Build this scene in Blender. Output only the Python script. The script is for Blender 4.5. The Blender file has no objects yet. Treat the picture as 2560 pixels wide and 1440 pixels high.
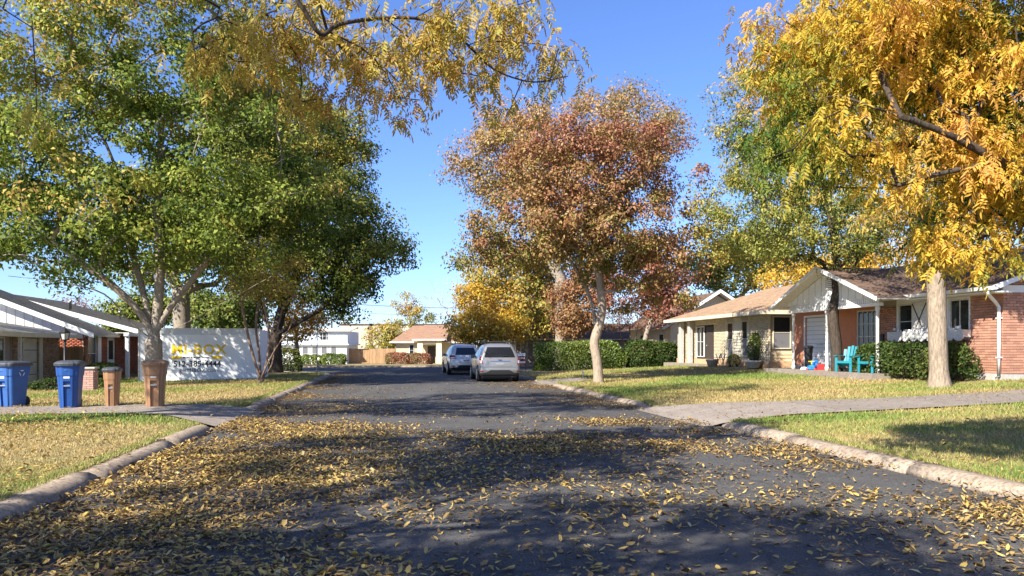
import bpy, math
import numpy as np
from mathutils import Vector, Matrix

# ---------------------------------------------------------------- camera, sky, sun, exposure
scene = bpy.context.scene
COL = scene.collection
F, HZ, CZ = 1923.0, 870.0, 1.5           # focal length and horizon row in photo pixels, eye height in metres
TH = math.radians(8.75); CT, ST = math.cos(TH), math.sin(TH)

cam_d = bpy.data.cameras.new("camera"); cam = bpy.data.objects.new("camera", cam_d); COL.objects.link(cam)
cam.location = (0, 0, CZ); cam.rotation_euler = (math.radians(90), 0, 0)
cam_d.sensor_width = 36; cam_d.lens = 36 * F / 2560; cam_d.shift_y = (HZ - 720) / 2560
cam_d.clip_start = 0.1; cam_d.clip_end = 3000
scene.camera = cam

SUN_EL, SUN_AZ = math.radians(38), math.atan2(-0.66, -0.75)      # azimuth measured from +Y towards +X
world = bpy.data.worlds.new("World"); scene.world = world; world.use_nodes = True
wn = world.node_tree; wn.nodes.clear()
sky = wn.nodes.new("ShaderNodeTexSky"); sky.sky_type = 'NISHITA'; sky.sun_disc = False
sky.sun_elevation = SUN_EL; sky.sun_rotation = SUN_AZ % (2 * math.pi)
sky.altitude = 200; sky.air_density = 1.0; sky.dust_density = 0.25; sky.ozone_density = 3.5
bg = wn.nodes.new("ShaderNodeBackground"); bg.inputs["Strength"].default_value = 0.092
wo = wn.nodes.new("ShaderNodeOutputWorld")
tintn = wn.nodes.new("ShaderNodeMixRGB"); tintn.blend_type = 'MULTIPLY'; tintn.inputs[0].default_value = 1.0; tintn.inputs[2].default_value = (.70, .82, 1.16, 1)   # clear dry autumn air
wn.links.new(sky.outputs[0], tintn.inputs[1]); wn.links.new(tintn.outputs[0], bg.inputs[0]); wn.links.new(bg.outputs[0], wo.inputs[0])
sun_d = bpy.data.lights.new("sun", 'SUN'); sun_d.energy = 5.0; sun_d.angle = math.radians(0.5); sun_d.color = (1, 0.95, 0.86)
sun = bpy.data.objects.new("sun", sun_d); COL.objects.link(sun)
sd = Vector((-math.sin(SUN_AZ) * math.cos(SUN_EL), -math.cos(SUN_AZ) * math.cos(SUN_EL), -math.sin(SUN_EL)))
sun.rotation_euler = sd.to_track_quat('-Z', 'Y').to_euler(); sun.location = (-20, -20, 30)
scene.view_settings.view_transform = 'Standard'; scene.view_settings.look = 'None'
scene.view_settings.exposure = 1.22; scene.view_settings.gamma = 1.0; scene.view_settings.use_curve_mapping = False
scene.cycles.max_bounces = 6; scene.cycles.transparent_max_bounces = 4

# ---------------------------------------------------------------- geometry of the place
def P(px, py, Y): return np.array([(px - 1280) / F * Y, Y, CZ - (py - HZ) / F * Y])
def S(u, v, z=0.0): return np.array([u * CT - v * ST, u * ST + v * CT, z])
def US(X, Y): return X * CT + Y * ST, -X * ST + Y * CT
def fv(px, u):
    """depth Y and street coordinate v where the sight line of column px meets the plane u"""
    r = (px - 1280) / F; Y = u / (r * CT + ST); return Y, Y * (CT - r * ST)
def fu(px, v):
    r = (px - 1280) / F; Y = v / (CT - r * ST); return Y, Y * (r * CT + ST)
def fz(py, Y): return CZ - (py - HZ) / F * Y

UL, UR = -3.21, 6.03
V_ARC, R_ARC, V_X0, V_X1 = 41.0, 7.0, 48.0, 60.5
GAPS_L = [(15.0, 18.9)]
GAPS_R = [(14.0, 18.1), (29.6, 33.2)]
def left_edge(v):
    v = np.asarray(v, float)
    return np.where(v < V_ARC, UL, UL - R_ARC + np.sqrt(np.maximum(0, R_ARC ** 2 - np.clip(v - V_ARC, 0, R_ARC) ** 2)))
def right_edge(v):
    v = np.asarray(v, float)
    return np.where(v < V_ARC, UR, UR + R_ARC - np.sqrt(np.maximum(0, R_ARC ** 2 - np.clip(v - V_ARC, 0, R_ARC) ** 2)))
def sstep(a, b, x):
    t = np.clip((np.asarray(x, float) - a) / (b - a), 0, 1); return t * t * (3 - 2 * t)
def terrain(u, v):
    u = np.asarray(u, float); v = np.asarray(v, float)
    dr = u - right_edge(v); dl = left_edge(v) - u
    zr = np.interp(dr, [0, 2, 8.3, 10.4, 14, 60], [.13, .18, .42, .60, .68, .8])
    zl = np.interp(dl, [0, 2, 6, 12, 30], [.13, .15, .08, -.08, -.2])
    for (a, b) in GAPS_R:
        k = sstep(a - .5, a, v) * (1 - sstep(b, b + .5, v)); ramp = .01 + np.clip(dr, 0, 5) * .1
        zr = np.where(k > 0, zr * (1 - k) + np.minimum(zr, ramp) * k, zr)
    for (a, b) in GAPS_L:
        k = sstep(a - .5, a, v) * (1 - sstep(b, b + .5, v)); ramp = .01 + np.clip(dl, 0, 5) * .1
        zl = np.where(k > 0, zl * (1 - k) + np.minimum(zl, ramp) * k, zl)
    z = np.where(dr > 0, zr, np.where(dl > 0, zl, 0.0))
    flat = sstep(40, 48, v)
    z = z * (1 - flat) + flat * np.where((dr > 0) | (dl > 0), .12, 0.0)
    far = sstep(60, 92, v)
    z = np.where(v > V_X1, .12 - .5 * far, np.where(v > V_X0, 0.0, z))
    return z
def GP(px, py):
    """point of the ground seen at photo pixel (px, py)"""
    Ys = np.linspace(4, 130, 12000); X = (px - 1280) / F * Ys
    u, v = X * CT + Ys * ST, -X * ST + Ys * CT
    d = CZ - (py - HZ) / F * Ys - terrain(u, v)
    i = int(np.argmax(d <= 0)); return np.array([X[i], Ys[i], terrain(u[i], v[i])])
def GY(px, Y):
    X = (px - 1280) / F * Y; u, v = US(X, Y); return np.array([X, Y, float(terrain(u, v))])

# ---------------------------------------------------------------- materials
MATS = {}
def lin(c): return tuple(c) + (1.0,)
def nodes_of(name):
    m = bpy.data.materials.new(name); m.use_nodes = True; nt = m.node_tree
    return m, nt, nt.nodes["Principled BSDF"]
def mat(name, col, rough=.7, var=.12, scale=6.0, bump=0.0, bscale=40.0, metal=0.0, spec=.4, col2=None, stretch=None, isl=0.0, coat=0.0):
    """surface of one colour with blotches, optional random value per piece and fine relief"""
    m, nt, b = nodes_of(name); N, L = nt.nodes, nt.links
    tc = N.new("ShaderNodeTexCoord"); src = tc.outputs["Object"]
    if stretch:
        mp = N.new("ShaderNodeMapping"); mp.inputs["Scale"].default_value = stretch; L.new(src, mp.inputs[0]); src = mp.outputs[0]
    nz = N.new("ShaderNodeTexNoise"); nz.inputs["Scale"].default_value = scale; nz.inputs["Detail"].default_value = 6; nz.inputs["Roughness"].default_value = .65
    L.new(src, nz.inputs["Vector"])
    rp = N.new("ShaderNodeValToRGB"); c2 = col2 or tuple(x * (1 - var * 2) for x in col)
    rp.color_ramp.elements[0].position = .3; rp.color_ramp.elements[1].position = .7
    rp.color_ramp.elements[0].color = lin(c2); rp.color_ramp.elements[1].color = lin(tuple(min(1, x * (1 + var)) for x in col))
    L.new(nz.outputs["Fac"], rp.inputs[0]); out = rp.outputs[0]
    if isl:
        g = N.new("ShaderNodeNewGeometry"); oi = N.new("ShaderNodeObjectInfo")
        ad = N.new("ShaderNodeMath"); ad.operation = 'ADD'; L.new(g.outputs["Random Per Island"], ad.inputs[0]); L.new(oi.outputs["Random"], ad.inputs[1])
        fr = N.new("ShaderNodeMath"); fr.operation = 'FRACT'; L.new(ad.outputs[0], fr.inputs[0])
        mr = N.new("ShaderNodeMapRange"); mr.inputs[3].default_value = 1 - isl; mr.inputs[4].default_value = 1 + isl; L.new(fr.outputs[0], mr.inputs[0])
        hs = N.new("ShaderNodeHueSaturation"); L.new(mr.outputs[0], hs.inputs["Value"]); L.new(out, hs.inputs["Color"]); out = hs.outputs[0]
    L.new(out, b.inputs["Base Color"])
    b.inputs["Roughness"].default_value = rough; b.inputs["Metallic"].default_value = metal; b.inputs["Specular IOR Level"].default_value = spec
    if coat: b.inputs["Coat Weight"].default_value = coat; b.inputs["Coat Roughness"].default_value = .08
    if bump:
        n2 = N.new("ShaderNodeTexNoise"); n2.inputs["Scale"].default_value = bscale; n2.inputs["Detail"].default_value = 5; L.new(src, n2.inputs["Vector"])
        bp = N.new("ShaderNodeBump"); bp.inputs["Strength"].default_value = bump; bp.inputs["Distance"].default_value = .02
        L.new(n2.outputs["Fac"], bp.inputs["Height"]); L.new(bp.outputs[0], b.inputs["Normal"])
    MATS[name] = m; return m

def leaf_mat(name, stops, rough=.5, transl=.3, spec=.35, vj=.22):
    """leaves: colour from the leaf's own tint (species, autumn stage, in some crowns painted shade), light passing through"""
    m, nt, b = nodes_of(name); N, L = nt.nodes, nt.links
    at = N.new("ShaderNodeAttribute"); at.attribute_name = "tint"
    rp = N.new("ShaderNodeValToRGB"); e = rp.color_ramp.elements
    while len(e) < len(stops): e.new(.5)
    for i, (p, c) in enumerate(stops): e[i].position = p; e[i].color = lin(c)
    L.new(at.outputs["Fac"], rp.inputs[0])
    g = N.new("ShaderNodeNewGeometry"); oi = N.new("ShaderNodeObjectInfo")
    ad = N.new("ShaderNodeMath"); ad.operation = 'ADD'; L.new(g.outputs["Random Per Island"], ad.inputs[0]); L.new(oi.outputs["Random"], ad.inputs[1])
    fr = N.new("ShaderNodeMath"); fr.operation = 'FRACT'; L.new(ad.outputs[0], fr.inputs[0])
    mr = N.new("ShaderNodeMapRange"); mr.inputs[3].default_value = 1 - vj; mr.inputs[4].default_value = 1 + vj; L.new(fr.outputs[0], mr.inputs[0])
    hs = N.new("ShaderNodeHueSaturation"); L.new(mr.outputs[0], hs.inputs["Value"]); L.new(rp.outputs[0], hs.inputs["Color"])
    L.new(hs.outputs[0], b.inputs["Base Color"]); b.inputs["Roughness"].default_value = rough; b.inputs["Specular IOR Level"].default_value = spec
    t = N.new("ShaderNodeBsdfTranslucent"); L.new(hs.outputs[0], t.inputs[0])
    mx = N.new("ShaderNodeMixShader"); mx.inputs[0].default_value = transl
    L.new(b.outputs[0], mx.inputs[1]); L.new(t.outputs[0], mx.inputs[2])
    L.new(mx.outputs[0], N["Material Output"].inputs[0]); MATS[name] = m; return m

def glass_mat(name, col=(.02, .025, .03), rough=.06):
    m, nt, b = nodes_of(name); b.inputs["Base Color"].default_value = lin(col); b.inputs["Roughness"].default_value = rough
    b.inputs["Specular IOR Level"].default_value = .7; MATS[name] = m; return m

# ---------------------------------------------------------------- object helpers
def tag(o, label=None, cat=None, group=None, kind=None):
    if label: o["label"] = label
    if cat: o["category"] = cat
    if group: o["group"] = group
    if kind: o["kind"] = kind
    return o
def thing(name, label, cat, loc, rz=0.0, group=None):
    o = bpy.data.objects.new(name, None); COL.objects.link(o); o.empty_display_size = .2
    o.location = tuple(float(x) for x in loc); o.rotation_euler = (0, 0, rz)
    return tag(o, label, cat, group)
def link(name, me, parent=None, m=None):
    o = bpy.data.objects.new(name, me); COL.objects.link(o)
    if parent is not None: o.parent = parent
    if m is not None and len(me.materials) == 0: me.materials.append(m)
    return o
def copy_tree(o, parent=None):
    c = o.copy(); COL.objects.link(c); c.parent = parent
    for ch in o.children: copy_tree(ch, c)
    return c

class MB:
    def __init__(s): s.v = []; s.f = []; s.sm = []
    def add(s, vs, fs, smooth=False):
        n = len(s.v); s.v.extend([tuple(map(float, p)) for p in vs]); s.f.extend([tuple(i + n for i in f) for f in fs]); s.sm.extend([smooth] * len(fs)); return s
    def box(s, a, b, M=None):
        (x0, y0, z0), (x1, y1, z1) = a, b
        vs = [(x0,y0,z0),(x1,y0,z0),(x1,y1,z0),(x0,y1,z0),(x0,y0,z1),(x1,y0,z1),(x1,y1,z1),(x0,y1,z1)]
        if M is not None: vs = [tuple(M @ Vector(p)) for p in vs]
        return s.add(vs, [(3,2,1,0),(4,5,6,7),(0,1,5,4),(1,2,6,5),(2,3,7,6),(3,0,4,7)])
    def bbox(s, a, b, ch=.01):
        """box with chamfered vertical and top edges"""
        (x0, y0, z0), (x1, y1, z1) = a, b
        def ring(i, z): return [(x0+i,y0,z),(x1-i,y0,z),(x1,y0+i,z),(x1,y1-i,z),(x1-i,y1,z),(x0+i,y1,z),(x0,y1-i,z),(x0,y0+i,z)]
        def ring2(i, z): return [(x0+2*i,y0+i,z),(x1-2*i,y0+i,z),(x1-i,y0+2*i,z),(x1-i,y1-2*i,z),(x1-2*i,y1-i,z),(x0+2*i,y1-i,z),(x0+i,y1-2*i,z),(x0+i,y0+2*i,z)]
        return s.loft([ring2(ch, z0), ring(ch, z0 + ch), ring(ch, z1 - ch), ring2(ch, z1)])
    def bar(s, p, q, w, d):
        """rectangular bar from p to q"""
        p, q = Vector(p), Vector(q); a = (q - p); l = a.length; M = Matrix.Translation(p) @ a.to_track_quat('Z', 'Y').to_matrix().to_4x4()
        return s.box((-w/2, -d/2, 0), (w/2, d/2, l), M)
    def loft(s, rings, cap=True, smooth=False):
        n = len(rings[0]); vs = [p for r in rings for p in r]; fs = []
        for k in range(len(rings) - 1):
            for i in range(n): fs.append((k*n+i, k*n+(i+1) % n, (k+1)*n+(i+1) % n, (k+1)*n+i))
        s.add(vs, fs, smooth)
        if cap:
            n0 = len(s.v) - len(vs); s.f.append(tuple(n0 + i for i in range(n))[::-1]); s.f.append(tuple(n0 + (len(rings)-1)*n + i for i in range(n))); s.sm += [False, False]
        return s
    def tube(s, pts, r, n=8, smooth=True):
        pts = [Vector(p) for p in pts]; rs = r if hasattr(r, '__len__') else [r] * len(pts); rings = []
        for i, p in enumerate(pts):
            d = (pts[min(i+1, len(pts)-1)] - pts[max(i-1, 0)]).normalized()
            ref = Vector((0, 0, 1)) if abs(d.z) < .9 else Vector((1, 0, 0))
            a = d.cross(ref).normalized(); b = d.cross(a)
            rings.append([tuple(p + a * rs[i] * math.cos(2*math.pi*k/n) + b * rs[i] * math.sin(2*math.pi*k/n)) for k in range(n)])
        return s.loft(rings, True, smooth)
    def lathe(s, prof, n=20, c=(0, 0, 0), smooth=True):
        rings = [[(c[0] + r * math.cos(2*math.pi*k/n), c[1] + r * math.sin(2*math.pi*k/n), c[2] + z) for k in range(n)] for r, z in prof]
        return s.loft(rings, True, smooth)
    def prism(s, poly, a, b, axis='y'):
        """polygon of (p, q) pairs swept along an axis from a to b; axis x: (y, z), y: (x, z), z: (x, y)"""
        f = {'x': lambda t, p: (t, p[0], p[1]), 'y': lambda t, p: (p[0], t, p[1]), 'z': lambda t, p: (p[0], p[1], t)}[axis]
        return s.loft([[f(a, p) for p in poly], [f(b, p) for p in poly]])
    def build(s, name, m, parent=None, kind=None):
        me = bpy.data.meshes.new(name); me.from_pydata(s.v, [], s.f); me.polygons.foreach_set("use_smooth", s.sm)
        o = link(name, me, parent, m); 
        if kind: o["kind"] = kind
        return o

def np_mesh(name, verts, faces, m, tint=None, smooth=False):
    verts = np.ascontiguousarray(verts, np.float32).reshape(-1, 3); faces = np.ascontiguousarray(faces, np.int32); k = faces.shape[1]
    me = bpy.data.meshes.new(name); me.vertices.add(len(verts)); me.vertices.foreach_set("co", verts.ravel())
    me.loops.add(faces.size); me.loops.foreach_set("vertex_index", faces.ravel())
    me.polygons.add(len(faces)); me.polygons.foreach_set("loop_start", np.arange(0, faces.size, k, dtype=np.int32))
    if smooth: me.polygons.foreach_set("use_smooth", np.ones(len(faces), bool))
    if tint is not None:
        a = me.attributes.new("tint", 'FLOAT', 'FACE'); a.data.foreach_set("value", np.ascontiguousarray(tint, np.float32))
    me.update(calc_edges=True); me.materials.append(m); return me

def norm(a): return a / np.maximum(1e-9, np.linalg.norm(a, axis=-1, keepdims=True))
def snoise(p, scale, seed):
    r = np.random.default_rng(seed); o = np.zeros(len(p))
    for _ in range(7):
        k = r.normal(size=3); k /= np.linalg.norm(k); o += np.sin(p @ k * scale * r.uniform(.6, 1.7) + r.uniform(0, 6.28))
    return o / 2.0

def leaf_arrays(pos, ax, nr, L, W, fold=.25, droop=.15, lens=False):
    """leaves from base points, axes and normals: one folded rhomb each, or a two-halved lens"""
    ax = norm(ax); b = norm(np.cross(nr, ax)); n = np.cross(ax, b); fold = np.reshape(fold, (-1, 1)); droop = np.reshape(droop, (-1, 1)); L = L[:, None]; W = W[:, None]; N = len(pos)
    if not lens:
        v = np.stack([pos, pos + ax*L*.45 + b*W*.5 + n*W*fold, pos + ax*L - n*L*droop, pos + ax*L*.45 - b*W*.5 + n*W*fold], 1)
        f = np.arange(N)[:, None] * 4 + np.arange(4)[None]
        return v.reshape(-1, 3), f
    v = np.stack([pos, pos + ax*L*.28 + b*W*.46 + n*W*fold, pos + ax*L*.68 + b*W*.4 + n*W*(fold - droop), pos + ax*L - n*L*droop,
                  pos + ax*L*.68 - b*W*.4 + n*W*(fold - droop), pos + ax*L*.28 - b*W*.46 + n*W*fold], 1)
    base = np.arange(N)[:, None] * 6
    f = np.concatenate([base + np.array([[0, 1, 2, 3]]), base + np.array([[0, 3, 4, 5]])], 1).reshape(-1, 4)
    return v.reshape(-1, 3), f

# ---------------------------------------------------------------- trees
class Skeleton:
    def __init__(s, rng): s.p = []; s.par = []; s.w = []; s.rng = rng
    def path(s, pts, parent=-1, step=.45, wob=.0):
        pts = [np.asarray(p, float) for p in pts]; last = parent
        if len(pts) > 2:                                          # round the corners of the given line
            e = [2 * pts[0] - pts[1]] + pts + [2 * pts[-1] - pts[-2]]; q = []
            for k in range(1, len(e) - 2):
                for t in np.linspace(0, 1, 5)[:-1]:
                    q.append(.5 * (2 * e[k] + (e[k+1] - e[k-1]) * t + (2 * e[k-1] - 5 * e[k] + 4 * e[k+1] - e[k+2]) * t * t + (3 * e[k] - e[k-1] - 3 * e[k+1] + e[k+2]) * t ** 3))
            pts = q + [pts[-1]]
        if parent < 0: s.p.append(pts[0]); s.par.append(-1); last = len(s.p) - 1
        for a, b in zip(pts[:-1], pts[1:]):
            n = max(1, int(np.linalg.norm(b - a) / step))
            for k in range(1, n + 1):
                q = a + (b - a) * k / n + (s.rng.normal(size=3) * wob if k < n else 0)
                s.p.append(q); s.par.append(last); last = len(s.p) - 1
        return last
    def nearest(s, q): return int(np.argmin(np.linalg.norm(np.array(s.p) - q, axis=1)))
    def limb(s, pts, **k):
        i = s.nearest(np.asarray(pts[0])); return s.path([s.p[i]] + [np.asarray(p, float) for p in pts[1:]], parent=i, **k)
    def attract(s, A, first, bias=.22, step=.7, wob=.05, up=.18):
        c0 = s.p[first]; A = A[np.argsort(np.linalg.norm(A - c0, axis=1))]
        cap = len(s.p) + len(A) * 30; Pn = np.zeros((cap, 3)); Pn[:len(s.p)] = s.p; n = len(s.p); plen = np.zeros(cap)
        for i in range(n):
            plen[i] = 0 if s.par[i] < 0 else plen[s.par[i]] + np.linalg.norm(Pn[i] - Pn[s.par[i]])
        plen[:first] += 4; ends = []
        for a in A:
            dv = a - Pn[:n]; d = np.linalg.norm(dv, axis=1)
            cost = d + bias * plen[:n] + .5 * np.maximum(0, -dv[:, 2])
            i = int(np.argmin(cost)); L = d[i]; k = max(1, int(math.ceil(L / step))); last = i; prev = Pn[i]
            for j in range(1, k + 1):
                t = j / k; q = prev + (a - prev) * t; q = q + np.array([0, 0, up * L * math.sin(t * math.pi) * .5]) + (s.rng.normal(size=3) * wob * L * .5 if j < k else 0)
                Pn[n] = q; s.p.append(q); s.par.append(last); plen[n] = plen[last] + np.linalg.norm(q - Pn[last]); last = n; n += 1
            ends.append(last)
        s.ends = ends
        return A
    def mesh(s, name, m, r_base, r_tip, root, ex=2.2, flare=1.35, flare_h=.7, pw=None):
        Pn = np.array(s.p); par = np.array(s.par); n = len(Pn); acc = np.zeros(n); has = np.zeros(n, bool); has[par[par >= 0]] = True
        acc[~has] = 1.0
        for i in range(n - 1, -1, -1):
            if par[i] >= 0: acc[par[i]] += acc[i]
        raw = acc ** (1 / ex); rb = raw.max(); g = math.log(r_base / r_tip) / math.log(max(1.01, rb)); r = r_tip * raw ** g
        if pw: r = r_tip * acc ** .2 + r_base * (acc / acc.max()) ** pw
        z0 = Pn[0][2]; fl = 1 + (flare - 1) * np.clip(1 - (Pn[:, 2] - z0) / flare_h, 0, 1) ** 2; r = r * fl
        main = np.full(n, -1); kids = [[] for _ in range(n)]
        for i in range(n):
            if par[i] >= 0: kids[par[i]].append(i)
        for i in range(n):
            if kids[i]: main[i] = max(kids[i], key=lambda k: acc[k])
        groups = {10: [], 6: [], 3: []}
        for i in range(n):                                        # a chain starts at the root and at every side shoot
            if par[i] >= 0 and main[par[i]] == i: continue
            ids = [i]; k = i
            while main[k] >= 0: k = main[k]; ids.append(k)
            pp = Pn[ids]; rr = r[ids]
            if par[i] >= 0: pp = np.vstack([Pn[par[i]], pp]); rr = np.concatenate([[min(r[par[i]] * .95, r[i] * 1.35)], rr])
            if len(pp) < 2: continue
            groups[10 if rr.max() > .05 else 6 if rr.max() > .013 else 3].append((pp, rr))
        vs, fs, off = [], [], 0
        for k, chains in groups.items():
            if not chains: continue
            ln = np.array([len(c[0]) for c in chains]); pp = np.concatenate([c[0] for c in chains]); rr = np.concatenate([c[1] for c in chains])
            dd = np.concatenate([norm(np.gradient(c[0], axis=0)) for c in chains])
            ref = np.concatenate([np.repeat(np.eye(3)[[int(np.argmin(np.abs(c[0][-1] - c[0][0])))]], len(c[0]), 0) for c in chains])
            a = norm(np.cross(dd, ref)); bb = np.cross(dd, a); t = np.arange(k) * 2 * np.pi / k
            v = pp[:, None] + (np.cos(t)[None, :, None] * a[:, None] + np.sin(t)[None, :, None] * bb[:, None]) * rr[:, None, None]
            last = np.zeros(len(pp), bool); last[np.cumsum(ln) - 1] = True; st = np.where(~last)[0]
            q = np.arange(k); f = np.stack([st[:, None] * k + q, st[:, None] * k + (q + 1) % k, (st[:, None] + 1) * k + (q + 1) % k, (st[:, None] + 1) * k + q], -1).reshape(-1, 4)
            vs.append(v.reshape(-1, 3)); fs.append(f + off); off += len(pp) * k
        me = np_mesh(name, np.concatenate(vs) - np.array(root.location), np.concatenate(fs), m, smooth=True)
        s.r = r; return link(name, me, root)

def lobe_points(rng, lobes, n, shell=.55):
    vol = np.array([l[1][0] * l[1][1] * l[1][2] * (l[2] if len(l) > 2 else 1) for l in lobes]); cnt = rng.choice(len(lobes), n, p=vol / vol.sum())
    d = norm(rng.normal(size=(n, 3))); r = rng.uniform(shell ** 3, 1, n) ** (1/3)
    c = np.array([l[0] for l in lobes])[cnt]; R = np.array([l[1] for l in lobes])[cnt]
    return c + d * r[:, None] * R, d

def foliage(rng, A, center, per, L, W, cr, flat=.7, up=.5, out=.3, lens=False, Lv=.3):
    N = len(A) * per; c = np.repeat(A, per, 0)
    dr = norm(rng.normal(size=(N, 3))); off = dr * (cr * 1.55 * rng.uniform(0, 1, N) ** .45)[:, None] * np.array([1, 1, flat]) * np.repeat(rng.uniform(.55, 1.3, len(A)), per)[:, None]
    stray = rng.uniform(size=N) < .1; off[stray] *= 1.25
    pos = c + off; outd = norm(pos - center)
    nr = norm(rng.normal(size=(N, 3)) * .5 + np.array([0, 0, up]) + outd * out + dr * .55)
    ax = norm(rng.normal(size=(N, 3)) * .8 + norm(off) * .6 + np.array([0, 0, -.25])); ax = norm(ax - nr * np.sum(ax * nr, 1, keepdims=True))
    LL = L * rng.uniform(1 - Lv, 1 + Lv, N); v, f = leaf_arrays(pos, ax, nr, LL, LL * W / L * rng.uniform(.8, 1.2, N), lens=lens)
    return pos, v, f

def px_lobes(Y, spec):
    """crown lobes given as (column, row, half width, half height, depth offset m, half depth m) at depth Y"""
    out = []
    for (cx, cy, rx, ry, dy, rd) in spec:
        y = Y + dy; out.append((P(cx, cy, y), np.array([rx * y / F, rd, ry * y / F])))
    return out

def tree(name, label, base, trunk, lobes, ncl, per, L, W, cr, lm, bm, r_base, seed, tint=(.5, .2, .12), hgrad=0.0, limbs=(), group=None, cat="tree",
         r_tip=.012, shell=.5, flat=.7, stems=None, bias=.22, lens=False, flare=1.35, nscale=.9, stuff=False, up=.5):
    rng = np.random.default_rng(seed); root = thing(name, label, cat, base, 0, group); sk = Skeleton(rng)
    base = np.asarray(base, float)
    if stems is None:
        last = sk.path([base + np.array([0, 0, -.1])] + [np.asarray(t, float) for t in trunk], step=.3, wob=.008)
    else:
        last = sk.path([base + np.array([0, 0, -.1]), base + np.array([0, 0, .1])], step=.3)
        for st in stems: sk.path([base + np.array([0, 0, .1])] + [np.asarray(t, float) for t in st], parent=last, step=.3, wob=.012)
    first = last
    for lb in limbs: sk.limb(lb, step=.5, wob=.03)
    A, _ = lobe_points(rng, lobes, ncl, shell)
    A[:, 2] = np.maximum(A[:, 2], base[2] + .5)
    sk.attract(A, first, bias=bias)
    sk.mesh("trunk", bm, r_base, r_tip, root, flare=flare)
    ends = np.array([sk.p[i] for i in sk.ends]); ctr = A.mean(0)
    mid = np.array([sk.p[sk.par[i]] for i in sk.ends]); C = np.concatenate([ends, mid[::2]])
    if per:
        pos, v, f = foliage(rng, C, ctr, per, L, W, cr, flat=flat, lens=lens, up=up)
        z0, z1 = pos[:, 2].min(), pos[:, 2].max(); h = (pos[:, 2] - z0) / (z1 - z0)
        t = tint[0] + tint[1] * snoise(pos, nscale, seed + 7) * .7 + tint[2] * (.75 * rng.normal(size=len(pos)) + .8 * np.repeat(rng.normal(size=len(C)), per)) + hgrad * (h - .5)
        t = np.clip(t, 0, 1)
        if lens: t = np.repeat(t, 2)
        me = np_mesh("crown", v - base, f, lm, t); link("crown", me, root)
    return root, sk
# ---------------------------------------------------------------- setting: ground, road, kerbs, drives
def ground_mat(name, cols, scales, bump=.4, rough=.9, isl=0):
    """three noise layers mixed: base, patches, speckle"""
    m, nt, b = nodes_of(name); N, L = nt.nodes, nt.links; tc = N.new("ShaderNodeTexCoord"); prev = None
    for i, (c, sc) in enumerate(zip(cols, scales)):
        if prev is None:
            prev = N.new("ShaderNodeRGB"); prev.outputs[0].default_value = lin(c); prev = prev.outputs[0]; continue
        nz = N.new("ShaderNodeTexNoise"); nz.inputs["Scale"].default_value = sc; nz.inputs["Detail"].default_value = 7; nz.inputs["Roughness"].default_value = .7
        L.new(tc.outputs["Object"], nz.inputs["Vector"])
        rp = N.new("ShaderNodeValToRGB"); rp.color_ramp.elements[0].position = .44; rp.color_ramp.elements[1].position = .62; L.new(nz.outputs["Fac"], rp.inputs[0])
        mx = N.new("ShaderNodeMixRGB"); L.new(rp.outputs[0], mx.inputs[0]); L.new(prev, mx.inputs[1]); mx.inputs[2].default_value = lin(c); prev = mx.outputs[0]
    if isl:
        oi = N.new("ShaderNodeObjectInfo"); mr = N.new("ShaderNodeMapRange"); mr.inputs[3].default_value = 1 - isl; mr.inputs[4].default_value = 1 + isl; L.new(oi.outputs["Random"], mr.inputs[0])
        hs = N.new("ShaderNodeHueSaturation"); L.new(mr.outputs[0], hs.inputs["Value"]); L.new(prev, hs.inputs["Color"]); prev = hs.outputs[0]
    L.new(prev, b.inputs["Base Color"]); b.inputs["Roughness"].default_value = rough; b.inputs["Specular IOR Level"].default_value = .25
    n2 = N.new("ShaderNodeTexNoise"); n2.inputs["Scale"].default_value = 60; n2.inputs["Detail"].default_value = 6; L.new(tc.outputs["Object"], n2.inputs["Vector"])
    bp = N.new("ShaderNodeBump"); bp.inputs["Strength"].default_value = bump; bp.inputs["Distance"].default_value = .01
    L.new(n2.outputs["Fac"], bp.inputs["Height"]); L.new(bp.outputs[0], b.inputs["Normal"]); MATS[name] = m; return m

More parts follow.
